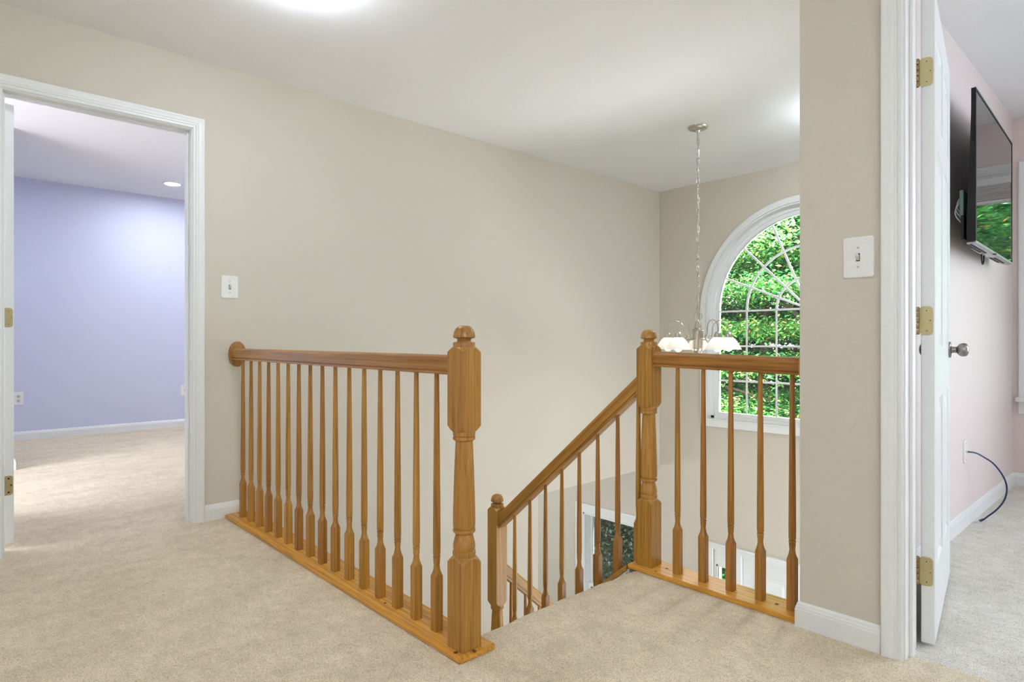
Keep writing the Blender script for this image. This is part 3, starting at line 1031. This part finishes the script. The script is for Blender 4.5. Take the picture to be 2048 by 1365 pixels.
for y in ys:
    link('baluster', bm_guard, ga, (1.1745, float(y), 0.019))
plug(ga, 1.131, 1.475, 0.020)
plug(ga, 1.178, 1.4455, 0.020)
plug(ga, 1.160, 1.925, 0.020, r=0.005)

# guard on the right of the stairwell
gb = thing('landing_railing', 'short level oak railing between the middle newel and the pier wall', 'railing', (0, 0, 0))
newel(gb, 2.174, 1.510, 0.0, base=0.018)
m = MB()
m.box((2.113, 0.878, 0.0), (2.252, 1.576, 0.020), 0.004, seg=2)
m.build('base_plate', 'plate_y', gb)
rail(gb, (2.174, 0.876, 0.8385), (2.174, 1.474, 0.8510), 'y')
ro = MB()
secs = []
for t, sc in ((0.0, 1.0), (0.008, 1.0), (0.012, 0.95), (0.014, 0.88)):
    secs.append([(2.174 + 0.047 * sc * math.cos(2 * PI * i / 36), 0.865 + t, 0.869 + 0.069 * sc * math.sin(2 * PI * i / 36)) for i in range(36)])
ro.loft(secs, smooth=True)
ro.build('rosette', 'wood_z', gb)
for y in (1.372, 1.258, 1.144, 1.030, 0.916):
    link('baluster', bm_guard, gb, (2.174, y, 0.019))
plug(gb, 2.128, 1.445, 0.020, 'wood_x', 0.007)
plug(gb, 2.186, 1.431, 0.020)
plug(gb, 2.178, 0.972, 0.020)

# sloping rail down to the stair landing
gc = thing('stair_railing', 'oak stair railing sloping down from the middle newel to the low newel', 'railing', (2.172, 2.472, LZ))
def rel(o, par):
    o.location = Vector(o.location) - Vector(par.location)
    return o
rail0 = lambda y: 0.715 - 0.866 * (y - 1.572)
rel(slope_rail(gc, (2.174, 1.547, rail0(1.547)), (2.174, 2.436, rail0(2.436)), 'y', 'wood_y'), gc)
m = MB()
m.loft([[(2.105, y, zshoe(y) - 0.022), (2.105, y, zshoe(y) - 0.004), (2.109, y, zshoe(y)), (2.241, y, zshoe(y)), (2.245, y, zshoe(y) - 0.004), (2.245, y, zshoe(y) - 0.022)] for y in (1.577, 2.433)])
rel(m.build('shoe_plate', 'wood_y', gc), gc)
for y in (1.5625, 1.672, 1.784, 1.894, 2.004, 2.113, 2.222, 2.334):
    y = float(y)
    zb = zshoe(y)
    rel(link('baluster', bm_slope, gc, (2.174, y, zb)), gc)
low = [(0.2, 0.0), (0.2, 0.20), (0.052, 0.208), (0.0475, 0.218), (0.042, 0.226), (0.0345, 0.232), (0.0358, 0.240), (0.0350, 0.2455), (0.0315, 0.2485), (0.0345, 0.257), (0.0300, 0.283), (0.0268, 0.298), (0.0342, 0.304), (0.0350, 0.309), (0.0305, 0.3155), (0.0345, 0.3205),
       (0.0340, 0.36), (0.0310, 0.42), (0.0285, 0.455), (0.0275, 0.470), (0.0345, 0.4745), (0.0350, 0.479), (0.0318, 0.4845), (0.0345, 0.4875), (0.0348, 0.494), *[(0.0362 + 0.0160 * i / 9, 0.497 + 0.018 * (i / 9) ** 1.25) for i in range(10)], (0.2, 0.5155), (0.2, 0.9985), *[(0.0518 - 0.0150 * i / 9, 0.999 + 0.016 * (i / 9) ** 0.85) for i in range(10)], (0.0345, 1.0152)]
rel(newel(gc, 2.174, 2.472, LZ, rings=low, cap_dz=0.0785), gc)

# lower flight rail, mostly hidden by the landing edge
gd = thing('stair_railing', 'lower oak stair railing descending behind the low newel along the wall', 'railing', (4.36, 2.472, LOW))
r0 = lambda x: -0.345 - 0.8705 * (x - 2.253)
rel(slope_rail(gd, (2.211, 2.472, r0(2.211)), (4.33, 2.472, r0(4.33)), 'x', 'wood_x'), gd)
zs2 = lambda x: r0(x) - 0.70
m = MB()
m.loft([[(x, 2.410, zs2(x) - 0.022), (x, 2.410, zs2(x)), (x, 2.535, zs2(x)), (x, 2.535, zs2(x) - 0.022)] for x in (2.24, 4.33)])
rel(m.build('shoe_plate', 'wood_x', gd), gd)
for i in range(19):
    x = 2.275 + 0.108 * i
    rel(link('baluster', bm_slope, gd, (x, 2.472, zs2(x))), gd)
rel(newel(gd, 4.365, 2.472, LOW), gd)
m = MB()
m.loft([[(x, y, zs2(x) - 0.022) for y in (2.415, 2.475)] + [(x, y, max(zs2(x) - 0.45, LOW)) for y in (2.475, 2.415)] for x in (2.242, 4.33)])
struct('trim_3', m, 'beige', 'boxed side of the lower flight')

# ------------------------------------------------------------------ chandelier
CX, CY = 3.845, 2.266
ch = thing('chandelier', 'brushed nickel five light chandelier hanging on a chain in front of the arched window', 'chandelier', (CX, CY, 0.86))
def zc(z):
    return z - 0.86
m = MB()
m.lathe([(0.066, zc(CH)), (0.066, zc(CH) - 0.006), (0.060, zc(CH) - 0.014), (0.040, zc(CH) - 0.022), (0.014, zc(CH) - 0.026), (0.010, zc(CH) - 0.040), (0.003, zc(CH) - 0.042)], 36)
m.build('canopy', 'nickel', ch)
hk = MB()
zl = CH - 0.042
hk.tube([(0.008 * math.cos(a), 0, zc(zl - 0.008) + 0.008 * math.sin(a)) for a in [2 * PI * i / 16 for i in range(16)]], 0.0022, 6, True)
hk.build('canopy_loop', 'nickel', ch)
lk = MB()
path = []
for i in range(20):
    a = 2 * PI * i / 20
    path.append((0.0085 * math.cos(a), 0, (0.013 if math.sin(a) > 0 else -0.013) + 0.0095 * math.sin(a)))
lk.tube(path, 0.0023, 6, True)
lkm = lk.mesh('chain_link')
lkm.materials.append(M['nickel'])
z_top, z_bot = CH - 0.066, 1.150
n_l = 37
for i in range(n_l):
    z = z_top + (z_bot - z_top) * i / (n_l - 1)
    link('chain_link', lkm, ch, (0.0015 * math.sin(i * 1.7), 0.0015 * math.cos(i * 2.1), zc(z)), (0, 0, math.radians(12) + (PI / 2) * (i % 2) + 0.25 * math.sin(i)))
cord = MB()
cord.tube([(0.004 * math.sin(i * 0.9), 0.004 * math.cos(i * 0.9), zc(1.10 + (CH - 0.04 - 1.10) * i / 40)) for i in range(41)], 0.0017, 6)
cord.build('supply_cord', 'clear', ch)
rg = MB()
va = AX - PI / 2
vr = Vector((math.cos(va), math.sin(va), 0))
rg.tube([tuple(vr * (0.028 * math.cos(a)) + Vector((0, 0, zc(1.128) + 0.028 * math.sin(a)))) for a in [2 * PI * i / 28 for i in range(28)]], 0.0028, 8, True)
rg.build('top_loop', 'nickel', ch)
m = MB()
m.lathe([(0.004, zc(1.105)), (0.007, zc(1.10)), (0.009, zc(1.094)), (0.018, zc(1.090)), (0.0225, zc(1.078)), (0.0225, zc(1.046)), (0.028, zc(1.040)), (0.039, zc(1.036)), (0.039, zc(1.030)), (0.035, zc(1.026)), (0.035, zc(0.905)), (0.040, zc(0.900)), (0.040, zc(0.892)), (0.030, zc(0.884)), (0.022, zc(0.870)), (0.012, zc(0.862)), (0.010, zc(0.850)), (0.003, zc(0.846))][::-1], 32)
m.build('column', 'nickel', ch)
view_az = math.atan2(-CY, -CX)          # direction from the lamp to the stair landing
shade_p = [(0.024, 0.982), (0.030, 0.980), (0.040, 0.972), (0.050, 0.961), (0.060, 0.946), (0.069, 0.930), (0.077, 0.914), (0.084, 0.902), (0.0855, 0.898)]
sh = MB()
ring_in = [(r - 0.003, z - 0.001) for r, z in shade_p]
sh.lathe([(r, z) for r, z in shade_p] + [(r - 0.0035, z) for r, z in shade_p[::-1]], 32, cap=False)
shm = sh.mesh('shade')
shm.materials.append(M['shade'])
cpm = MB().lathe([(0.0045, 1.022), (0.010, 1.020), (0.019, 1.012), (0.0245, 0.998), (0.0255, 0.984), (0.0250, 0.978)], 28).mesh('shade_cap')
cpm.materials.append(M['nickel'])
bbm = MB().lathe([(0.012, 0.975), (0.013, 0.955), (0.018, 0.940), (0.024, 0.918), (0.0245, 0.906), (0.020, 0.894), (0.011, 0.887), (0.003, 0.885)], 20).mesh('bulb')
bbm.materials.append(M['bulb'])
R_ARM = 0.215
for k in range(5):
    a = view_az + math.radians(36 + 72 * k)
    d = Vector((math.cos(a), math.sin(a), 0))
    pts = []
    def P2(r, z):
        pts.append(tuple(d * r + Vector((0, 0, zc(z)))))
    # out of the column, a little scroll, then an arch over the shade
    for r, z in ((0.030, 0.975), (0.055, 0.968), (0.074, 0.963), (0.088, 0.970), (0.093, 0.984), (0.086, 0.996), (0.078, 0.990), (0.080, 0.975), (0.090, 0.972), (0.096, 0.990), (0.102, 1.022)):
        P2(r, z)
    for i in range(15):
        t = i / 14
        ang = PI - PI * t
        P2(0.159 + 0.056 * math.cos(ang), 1.042 + 0.056 * math.sin(ang))
    P2(R_ARM, 1.020)
    am = MB()
    # smooth the control points
    sm = []
    V = [Vector(p) for p in pts]
    for i in range(len(V) - 1):
        p0, p1, p2, p3 = V[max(i - 1, 0)], V[i], V[i + 1], V[min(i + 2, len(V) - 1)]
        for s_ in range(3):
            t = s_ / 3
            sm.append(0.5 * ((2 * p1) + (p2 - p0) * t + (2 * p0 - 5 * p1 + 4 * p2 - p3) * t * t + (3 * p1 - p0 - 3 * p2 + p3) * t ** 3))
    sm.append(V[-1])
    am.tube(sm, 0.0042, 8)
    arm = am.build('arm', 'nickel', ch)
    q = d * R_ARM + Vector((0, 0, -0.86))
    link('shade_cap', cpm, arm, q)
    link('shade', shm, arm, q)
    link('bulb', bbm, arm, q)

# ------------------------------------------------------------------ ceiling lights
dome_base = MB().lathe([(0.178, 0.0), (0.180, -0.006), (0.176, -0.020), (0.170, -0.026), (0.150, -0.026)][::-1], 48).mesh('light_base')
dome_base.materials.append(M['trim'])
dome_prof = [(0.168 * math.cos(a), -0.024 - 0.090 * math.sin(a)) for a in [PI / 2 * i / 10 for i in range(10)]] + [(0.004, -0.114)]
def dome_light(x, y, z, label, mat, group=None):
    t = thing('ceiling_light', label, 'light', (x, y, z), group)
    link('light_base', dome_base, t)
    dm = MB().lathe(dome_prof, 48).mesh('glass_dome')
    dm.materials.append(M[mat])
    link('glass_dome', dm, t)
    return t
dome_light(1.046, 2.378, CH, 'lit white dome light on the ceiling over the left railing, cut by the top edge', 'dome')
dome_light(4.2, 1.33, CH, 'added fill dome light on the stair hall ceiling, unseen behind the pier', 'dome_foyer_fill')  # added to fill the upper stair hall, out of sight
dome_light(0.2, -0.9, CH, 'added fill dome light on the hall ceiling, unseen behind the viewer', 'dome')  # added unseen lamp for more even hall light
dome_light(3.6, -1.3, CH, 'added fill dome light on the bedroom ceiling, out of view', 'dome_bed_fill')  # added unseen lamp to light the bedroom
dome_light(-0.7, 4.9, 2.535, 'added fill dome light on the purple room ceiling, out of view', 'dome_lilac_fill')  # added lamp kept out of view, brightens the purple room
def downlight(x, y, z, label):
    t = thing('recessed_light', label, 'light', (x, y, z))
    MB().lathe([(0.090, 0.0), (0.090, -0.004), (0.082, -0.007), (0.070, -0.005), (0.069, -0.001)], 36, cap=False).build('trim_ring', 'plastic', t)
    MB().lathe([(0.069, -0.001), (0.068, -0.003), (0.002, -0.004)], 36).build('lens', 'can', t)
downlight(1.693, 6.861, 2.535, 'small round recessed light in the ceiling seen through the left doorway')
downlight(2.62, 6.2, 2.535, 'added unseen recessed light in the purple room, right of the one seen through the doorway')  # added beside the visible downlight for more light
downlight(-0.6, 6.86, 2.535, 'added unseen recessed light in the purple room behind the wall return')  # another added downlight, out of view
downlight(3.9, 5.2, -0.283, 'added fill recessed light in the room below, nearer the stairs')  # added to brighten the room below
downlight(4.4, 4.4, -0.283, 'added fill recessed light in the room below, beside its window')  # further downlight added against the dark lower room
B(((2.9, YL + 0.115, -0.30), (XF, 7.3, -0.281))).build('ceiling_lower', 'white_ceiling')
bpy.data.objects['ceiling_lower']['kind'] = 'structure'
bpy.data.objects['ceiling_lower']['label'] = 'white ceiling of the room below'

# added uplighter, unseen behind the viewer, to brighten the ceiling
def fill_floor_lamp(x, y, z, label):
    t = thing('fill_floor_lamp', label, 'lamp', (x, y, z))
    MB().lathe([(0.14, 0.0), (0.14, 0.012), (0.12, 0.022), (0.02, 0.03), (0.012, 0.04)], 32).build('base', 'nickel', t)
    MB().tube([(0, 0, 0.03), (0, 0, 0.9), (0, 0, 1.66)], 0.012, 12).build('pole', 'nickel', t)
    MB().lathe([(0.03, 1.64), (0.10, 1.67), (0.165, 1.73), (0.178, 1.77), (0.174, 1.77), (0.160, 1.735), (0.03, 1.70)], 36, cap=False).build('bowl', 'nickel', t)
    MB().lathe([(0.163, 1.742), (0.163, 1.746), (0.002, 1.748)], 36).build('lens', 'uplight_fill', t)
    return t
fill_floor_lamp(-1.15, -1.2, 0.0, 'added slim uplighter lamp, unseen in the hall corner behind the viewer')

# ------------------------------------------------------------------ switches, outlets
def rounded_plate(m, w2, h2, t, r=0.008, edge=0.004):
    def ring(i, y):
        pts = []
        for cx, cz, a0 in ((w2 - r, h2 - r, 0), (-w2 + r, h2 - r, PI / 2), (-w2 + r, -h2 + r, PI), (w2 - r, -h2 + r, 1.5 * PI)):
            for k in range(5):
                a = a0 + PI / 2 * k / 4
                pts.append((cx + (r - i) * math.cos(a), y, cz + (r - i) * math.sin(a)))
        return pts
    m.loft([ring(0, 0), ring(0, -t * 0.4), ring(edge * 0.35, -t * 0.8), ring(edge, -t)])
    return m
def switch(loc, rz, label, w2, h2):
    t = thing('light_switch', label, 'switch', loc, rz=rz)
    pl = rounded_plate(MB(), w2, h2, 0.006).build('wall_plate', 'plastic', t)
    B(((-0.0055, -0.0066, -0.0125), (0.0055, -0.0058, 0.0125))).build('toggle_slot', 'slot', t)
    m = MB()
    m.loft([[(-0.0042, -0.006, -0.010), (0.0042, -0.006, -0.010), (0.0042, -0.006, 0.006), (-0.0042, -0.006, 0.006)],
            [(-0.0034, -0.018, 0.003), (0.0034, -0.018, 0.003), (0.0034, -0.016, 0.011), (-0.0034, -0.016, 0.011)]])
    m.build('toggle', 'ivory', t)
    for z in (-0.030, 0.030):
        s = MB()
        s.lathe([(0.0034, 0), (0.0034, 0.0008), (0.002, 0.0014)], 12, Matrix.Translation((0, -0.006, z)) @ Matrix.Rotation(PI / 2, 4, 'X'))
        s.build('plate_screw', 'screw', pl)
switch((1.1465, YL, 1.250), 0, 'white toggle switch plate on the long beige wall beside the left door', 0.0445, 0.0615)
switch((XR, 0.684, 1.2185), -PI / 2, 'white toggle switch plate on the pier beside the bedroom door', 0.0445, 0.0645)

t = thing('power_outlet', 'white duplex outlet low on the lilac wall near the open door edge', 'outlet', (0.533, 7.57, 0.402))
pl = rounded_plate(MB(), 0.038, 0.0625, 0.006, 0.005).build('wall_plate', 'plastic', t)
for z in (-0.02, 0.02):
    m = MB()
    m.lathe([(0.0165, 0), (0.0165, 0.0012), (0.015, 0.0018)], 20, Matrix.Translation((0, -0.006, z)) @ Matrix.Rotation(PI / 2, 4, 'X'))
    rc = m.build('receptacle', 'ivory', pl)
    for x in (-0.006, 0.006):
        B(((x - 0.0012, -0.0085, z - 0.001), (x + 0.0012, -0.0076, z + 0.008))).build('slot', 'slot', t)
    B(((-0.002, -0.0085, z - 0.010), (0.002, -0.0076, z - 0.006))).build('slot', 'slot', t)
t = thing('jack_plate', 'white jack plate low on the lilac wall by the right door jamb', 'outlet', (1.985, 7.57, 0.405))
pl = rounded_plate(MB(), 0.036, 0.060, 0.006, 0.005).build('wall_plate', 'plastic', t)
MB().lathe([(0.005, 0), (0.005, 0.008), (0.003, 0.0085)], 12, Matrix.Translation((0.004, -0.006, 0)) @ Matrix.Rotation(PI / 2, 4, 'X')).build('jack', 'slot', t)
t = thing('cable_plate', 'white cable plate low on the blush bedroom wall', 'outlet', (3.880, YP, 0.384))
pl = rounded_plate(MB(), 0.036, 0.058, 0.007, 0.016, 0.005).build('wall_plate', 'plastic', t)
MB().lathe([(0.007, 0), (0.007, 0.004), (0.004, 0.005)], 12, Matrix.Translation((0, -0.007, 0)) @ Matrix.Rotation(PI / 2, 4, 'X')).build('grommet', 'ivory', t)
for z in (-0.042, 0.042):
    MB().lathe([(0.0034, 0), (0.0034, 0.0008), (0.002, 0.0014)], 12, Matrix.Translation((0, -0.007, z)) @ Matrix.Rotation(PI / 2, 4, 'X')).build('plate_screw', 'screw', pl)

# blue network cable from the plate to the carpet
pts = [(3.884, 0.748, 0.384), (3.892, 0.738, 0.383), (3.926, 0.715, 0.376), (3.967, 0.689, 0.353), (4.008, 0.659, 0.321), (4.043, 0.633, 0.273), (4.069, 0.617, 0.224), (4.080, 0.613, 0.175), (4.076, 0.624, 0.121), (4.054, 0.651, 0.072), (4.025, 0.685, 0.034), (4.012, 0.698, 0.020), (3.998, 0.714, 0.010)]
V = [Vector(p) for p in pts]
sm = []
for i in range(len(V) - 1):
    p0, p1, p2, p3 = V[max(i - 1, 0)], V[i], V[i + 1], V[min(i + 2, len(V) - 1)]
    for s_ in range(4):
        tt = s_ / 4
        sm.append(0.5 * ((2 * p1) + (p2 - p0) * tt + (2 * p0 - 5 * p1 + 4 * p2 - p3) * tt * tt + (3 * p1 - p0 - 3 * p2 + p3) * tt ** 3))
sm.append(V[-1])
cb = thing('network_cable', 'navy blue network cable arching from the wall plate down to the bedroom carpet', 'cable', (3.998, 0.714, 0.0))
o = MB().tube(sm, 0.0042, 10).build('cord', 'navy', cb)
rel(o, cb)
dv = (V[-1] - V[-2]).normalized()
o = MB().tube([V[-2], V[-1]], [0.0052, 0.0066], 10).build('boot', 'navy', cb)
rel(o, cb)
Rm = dv.to_track_quat('Z', 'Y').to_matrix().to_4x4()
o = MB().box((-0.006, -0.004, 0.0), (0.006, 0.004, 0.022), 0.001, Matrix.Translation(V[-1]) @ Rm).build('plug', 'clear', cb)
rel(o, cb)

# ------------------------------------------------------------------ television
p0, p1 = Vector((3.385, 0.620, 0)), Vector((4.500, 0.654, 0))
ang = math.atan2(p1.y - p0.y, p1.x - p0.x)
TW = (p1 - p0).length
TZ0, TZ1 = 1.400, 2.090
tv = thing('television', 'flat black television mounted high on the blush bedroom wall', 'television', (p0.x, p0.y, TZ0), rz=ang)
HH = TZ1 - TZ0
# local: x along, y towards the wall, z up
m = MB()
cs = []
nx = 12
for i in range(nx + 1):
    x = TW * i / nx
    bul = 0.018 * (1 - (2 * i / nx - 1) ** 4)
    cs.append([(x, 0.002, 0.0), (x, 0.031 + bul, 0.0), (x, 0.031 + bul, 0.10), (x, 0.027 + bul, 0.25), (x, 0.020 + bul * 0.7, 0.42), (x, 0.015 + bul * 0.3, 0.58), (x, 0.0145, HH), (x, 0.002, HH)])
m.loft(cs)
m.build('housing', 'tv_black', tv)
sc_ = B(((0.012, -0.0012, 0.008), (TW - 0.010, 0.003, HH - 0.010))).build('screen', 'screen', tv)
bz = B(((0.0, -0.003, HH - 0.010), (TW, 0.003, HH)), ((0.0, -0.003, 0.0), (0.012, 0.003, HH - 0.010)), ((TW - 0.010, -0.003, 0.0), (TW, 0.003, HH - 0.010)))
bz.build('bezel', 'tv_black', tv)
B(((0.0, -0.0035, HH - 0.001), (TW, 0.004, HH + 0.003))).build('top_edge', 'tv_silver', tv)
B(((0.0, -0.0035, -0.004), (TW, 0.006, 0.006)), bev=0.001).build('bottom_edge', 'tv_silver', tv)
bb = MB()
bb.loft([[(x, 0.006, -0.006), (x, 0.031 + 0.018 * (1 - (2 * x / TW - 1) ** 4), -0.006), (x, 0.031 + 0.018 * (1 - (2 * x / TW - 1) ** 4), 0.0), (x, 0.006, 0.0)] for x in [TW * i / 12 for i in range(13)]])
bb.build('bottom_panel', 'tv_silver', tv)
for x0, x1 in ((0.03, 0.42), (0.68, 0.98)):
    B(((x0, 0.016, -0.0085), (x1, 0.026, -0.0055))).build('speaker_grille', 'slot', tv)
    B(((x0 - 0.02, 0.032, -0.0085), (x1 - 0.05, 0.040, -0.0055))).build('speaker_grille', 'slot', tv)
B(((0.50, -0.0045, -0.006), (0.56, 0.010, 0.002)), bev=0.002).build('sensor_bar', 'tv_black', tv)
lp = MB()
lp.tube([(0.46 + 0.035 + 0.035 * math.cos(a), 0.044, -0.004 + (-0.050 * math.sin(a))) for a in [PI * i / 14 for i in range(15)]], 0.0035, 8)
lp.build('cable_loop', 'tv_black', tv)
# connectors and wall bracket behind
B(((0.05, 0.050, 0.13), (0.16, 0.066, 0.25)), bev=0.003).build('connector_panel', 'green_pc', tv)
mt_ = MB()
mt_.box((0.03, 0.046, 0.02), (0.10, 0.058, 0.13), 0.002)
mt_.box((0.56, 0.048, 0.05), (0.62, 0.112, 0.22), 0.002)
mt_.box((0.90, 0.048, 0.05), (0.96, 0.100, 0.22), 0.002)
mt_.box((0.50, 0.090, 0.14), (0.98, 0.098, 0.20), 0.002)
mt_.build('wall_bracket', 'slot', tv)
cl = MB()
for j in range(3):
    cl.tube([(0.06 + 0.02 * j, 0.060 + 0.024 * math.sin(PI * i / 10), 0.10 + 0.020 * j + 0.10 * i / 10) for i in range(11)], 0.0025, 6)
cl.build('signal_leads', 'clear', tv)

# ------------------------------------------------------------------ outside: lawn and trees
struct('lawn', B(((XF + 0.4, -14, -3.6), (40, 30, -3.25))), 'lawn', 'lawn outside the house')

def leaves(crown, n, size, mat_name, tone_bias, name, parent, layer=0.55):
    """crown: list of (centre, radii); leaves gathered in drooping horizontal sprays"""
    per = 26
    ns = n // per
    pick = rng.integers(0, len(crown), ns)
    C = np.array([c[0] for c in crown])[pick]
    Rr = np.array([c[1] for c in crown])[pick]
    u = rng.normal(size=(ns, 3))
    u /= np.linalg.norm(u, axis=1)[:, None]
    rad = rng.uniform(0.45, 1.0, ns) ** 0.6
    spray = C + u * Rr * rad[:, None]
    spray[:, 2] = np.round(spray[:, 2] / layer) * layer + rng.normal(0, 0.07, ns)
    tone_s = np.clip(rng.normal(0.42 + tone_bias, 0.17, ns), 0, 0.9)
    P = np.repeat(spray, per, 0) + rng.normal(size=(ns * per, 3)) * np.array([0.24, 0.24, 0.07])
    k = len(P)
    az = rng.uniform(0, 2 * PI, k)
    droop = rng.uniform(-0.9, 0.25, k)
    d = np.stack([np.cos(az) * np.cos(droop), np.sin(az) * np.cos(droop), np.sin(droop)], 1)
    side = np.stack([-np.sin(az), np.cos(az), rng.normal(0, 0.35, k)], 1)
    side /= np.linalg.norm(side, axis=1)[:, None]
    L = size * rng.uniform(0.7, 1.3, k)[:, None]
    up = np.cross(d, side)
    v0 = P
    v1 = P + d * L * 0.5 + side * L * 0.27 + up * L * 0.06
    v2 = P + d * L
    v3 = P + d * L * 0.5 - side * L * 0.27 + up * L * 0.06
    verts = np.stack([v0, v1, v2, v3], 1).reshape(-1, 3)
    base = np.arange(k) * 4
    tris = np.stack([base, base + 1, base + 2, base, base + 2, base + 3], 1).reshape(-1)
    me = bpy.data.meshes.new(name)
    me.vertices.add(len(verts))
    me.vertices.foreach_set('co', verts.astype(np.float32).ravel())
    me.loops.add(len(tris))
    me.loops.foreach_set('vertex_index', tris.astype(np.int32))
    me.polygons.add(k * 2)
    me.polygons.foreach_set('loop_start', (np.arange(k * 2) * 3).astype(np.int32))
    me.polygons.foreach_set('loop_total', np.full(k * 2, 3, np.int32))
    me.update(calc_edges=True)
    tone = np.clip(np.repeat(tone_s, per) + rng.normal(0, 0.10, k), 0, 0.92)
    rare = rng.random(k) < 0.03
    tone[rare] = rng.uniform(0.93, 1.0, rare.sum())
    at = me.attributes.new('tone', 'FLOAT', 'FACE')
    at.data.foreach_set('value', np.repeat(tone, 2).astype(np.float32))
    me.materials.append(M[mat_name])
    o = link(name, me, parent)
    o['kind'] = 'stuff'
    return o

def tree(label, x, y, top, spread, n, size, mat_name, bias, low=-1.5, group=None):
    t = thing('leafy_tree', label, 'tree', (x, y, -3.25), group)
    h = top + 3.25
    tr = MB()
    tr.tube([(0, 0, -0.1), (0.03, 0.02, h * 0.25), (-0.03, 0.05, h * 0.55), (0.04, 0.0, h * 0.9)], [0.17, 0.14, 0.09, 0.03], 10)
    tr.build('trunk', 'bark', t)
    crown = []
    nb = 9
    for i in range(nb):
        f = i / (nb - 1)
        a = i * 2.4
        zz = (low + 3.25) + (h - (low + 3.25)) * f
        rr = spread * (0.35 + 0.65 * math.sin(PI * min(0.95, 0.25 + 0.7 * f)))
        cx, cy = rr * 0.62 * math.cos(a), rr * 0.62 * math.sin(a)
        b = MB()
        b.tube([(0, 0, max(0.3, zz - 0.7)), (cx * 0.5, cy * 0.5, zz - 0.25), (cx * 1.2, cy * 1.2, zz)], [0.05, 0.035, 0.012], 7)
        b.build('branch', 'bark', t)
        crown.append(((cx, cy, zz), (rr * 0.72, rr * 0.72, h * 0.11)))
    leaves(crown, n, size, mat_name, bias, 'foliage', t)
    return t

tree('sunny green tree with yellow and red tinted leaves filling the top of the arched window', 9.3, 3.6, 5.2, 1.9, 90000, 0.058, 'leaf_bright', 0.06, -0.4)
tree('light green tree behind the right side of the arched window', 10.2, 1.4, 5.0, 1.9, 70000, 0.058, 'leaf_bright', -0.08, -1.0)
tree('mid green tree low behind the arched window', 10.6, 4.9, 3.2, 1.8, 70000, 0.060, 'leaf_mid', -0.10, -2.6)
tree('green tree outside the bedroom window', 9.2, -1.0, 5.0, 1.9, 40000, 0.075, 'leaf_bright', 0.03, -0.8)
tree('green tree behind the lower window, leaves darkened for shade', 10.6, 8.0, 3.2, 1.9, 36000, 0.085, 'leaf_shaded', -0.05, -3.0)
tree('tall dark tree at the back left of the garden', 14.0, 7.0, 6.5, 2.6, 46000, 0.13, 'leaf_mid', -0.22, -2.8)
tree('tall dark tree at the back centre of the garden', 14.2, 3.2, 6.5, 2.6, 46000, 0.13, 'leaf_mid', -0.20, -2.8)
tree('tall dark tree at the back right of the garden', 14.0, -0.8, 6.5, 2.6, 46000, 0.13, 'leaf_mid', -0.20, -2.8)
tree('dark tree at the far left end of the garden', 13.5, 11.0, 5.5, 2.6, 16000, 0.15, 'leaf_shaded', -0.1, -3.0)
tree('dark tree at the far right end of the garden', 13.2, -5.0, 5.5, 2.6, 14000, 0.15, 'leaf_mid', -0.1, -3.0)
for y, lab in ((13.0, 'distant dark tree closing the garden, leftmost of the rear row'), (8.6, 'distant dark tree closing the garden, second from the left in the rear row'), (4.2, 'distant dark tree closing the garden, second from the right in the rear row'), (-0.4, 'distant dark tree closing the garden, rightmost of the rear row')):
    tree(lab, 18.5, y, 7.5, 3.4, 26000, 0.24, 'leaf_mid', -0.28, -2.9)
for i, (x, y, lab) in enumerate(((7.6, 3.9, 'low green shrub outside the front door sidelight'), (7.7, 6.05, 'dense evergreen shrub outside the lower window, leaves darkened for shade'))):
    t = thing('shrub', lab, 'shrub', (x, y, -3.25))
    MB().tube([(0, 0, -0.05), (0.02, 0.01, 0.5), (0.05, 0.02, 0.9)], [0.03, 0.02, 0.01], 6).build('stem', 'bark', t)
    leaves([((0, 0, 0.55), (0.6, 0.6, 0.45))] if i == 0 else [((0, 0, 0.8), (1.15, 1.15, 0.75)), ((0.1, 0.1, 1.5), (0.9, 0.9, 0.6))], 5000 if i == 0 else 30000, 0.07 if i == 0 else 0.06, 'leaf_bright' if i == 0 else 'leaf_shaded', 0.0, 'foliage', t, 0.12)
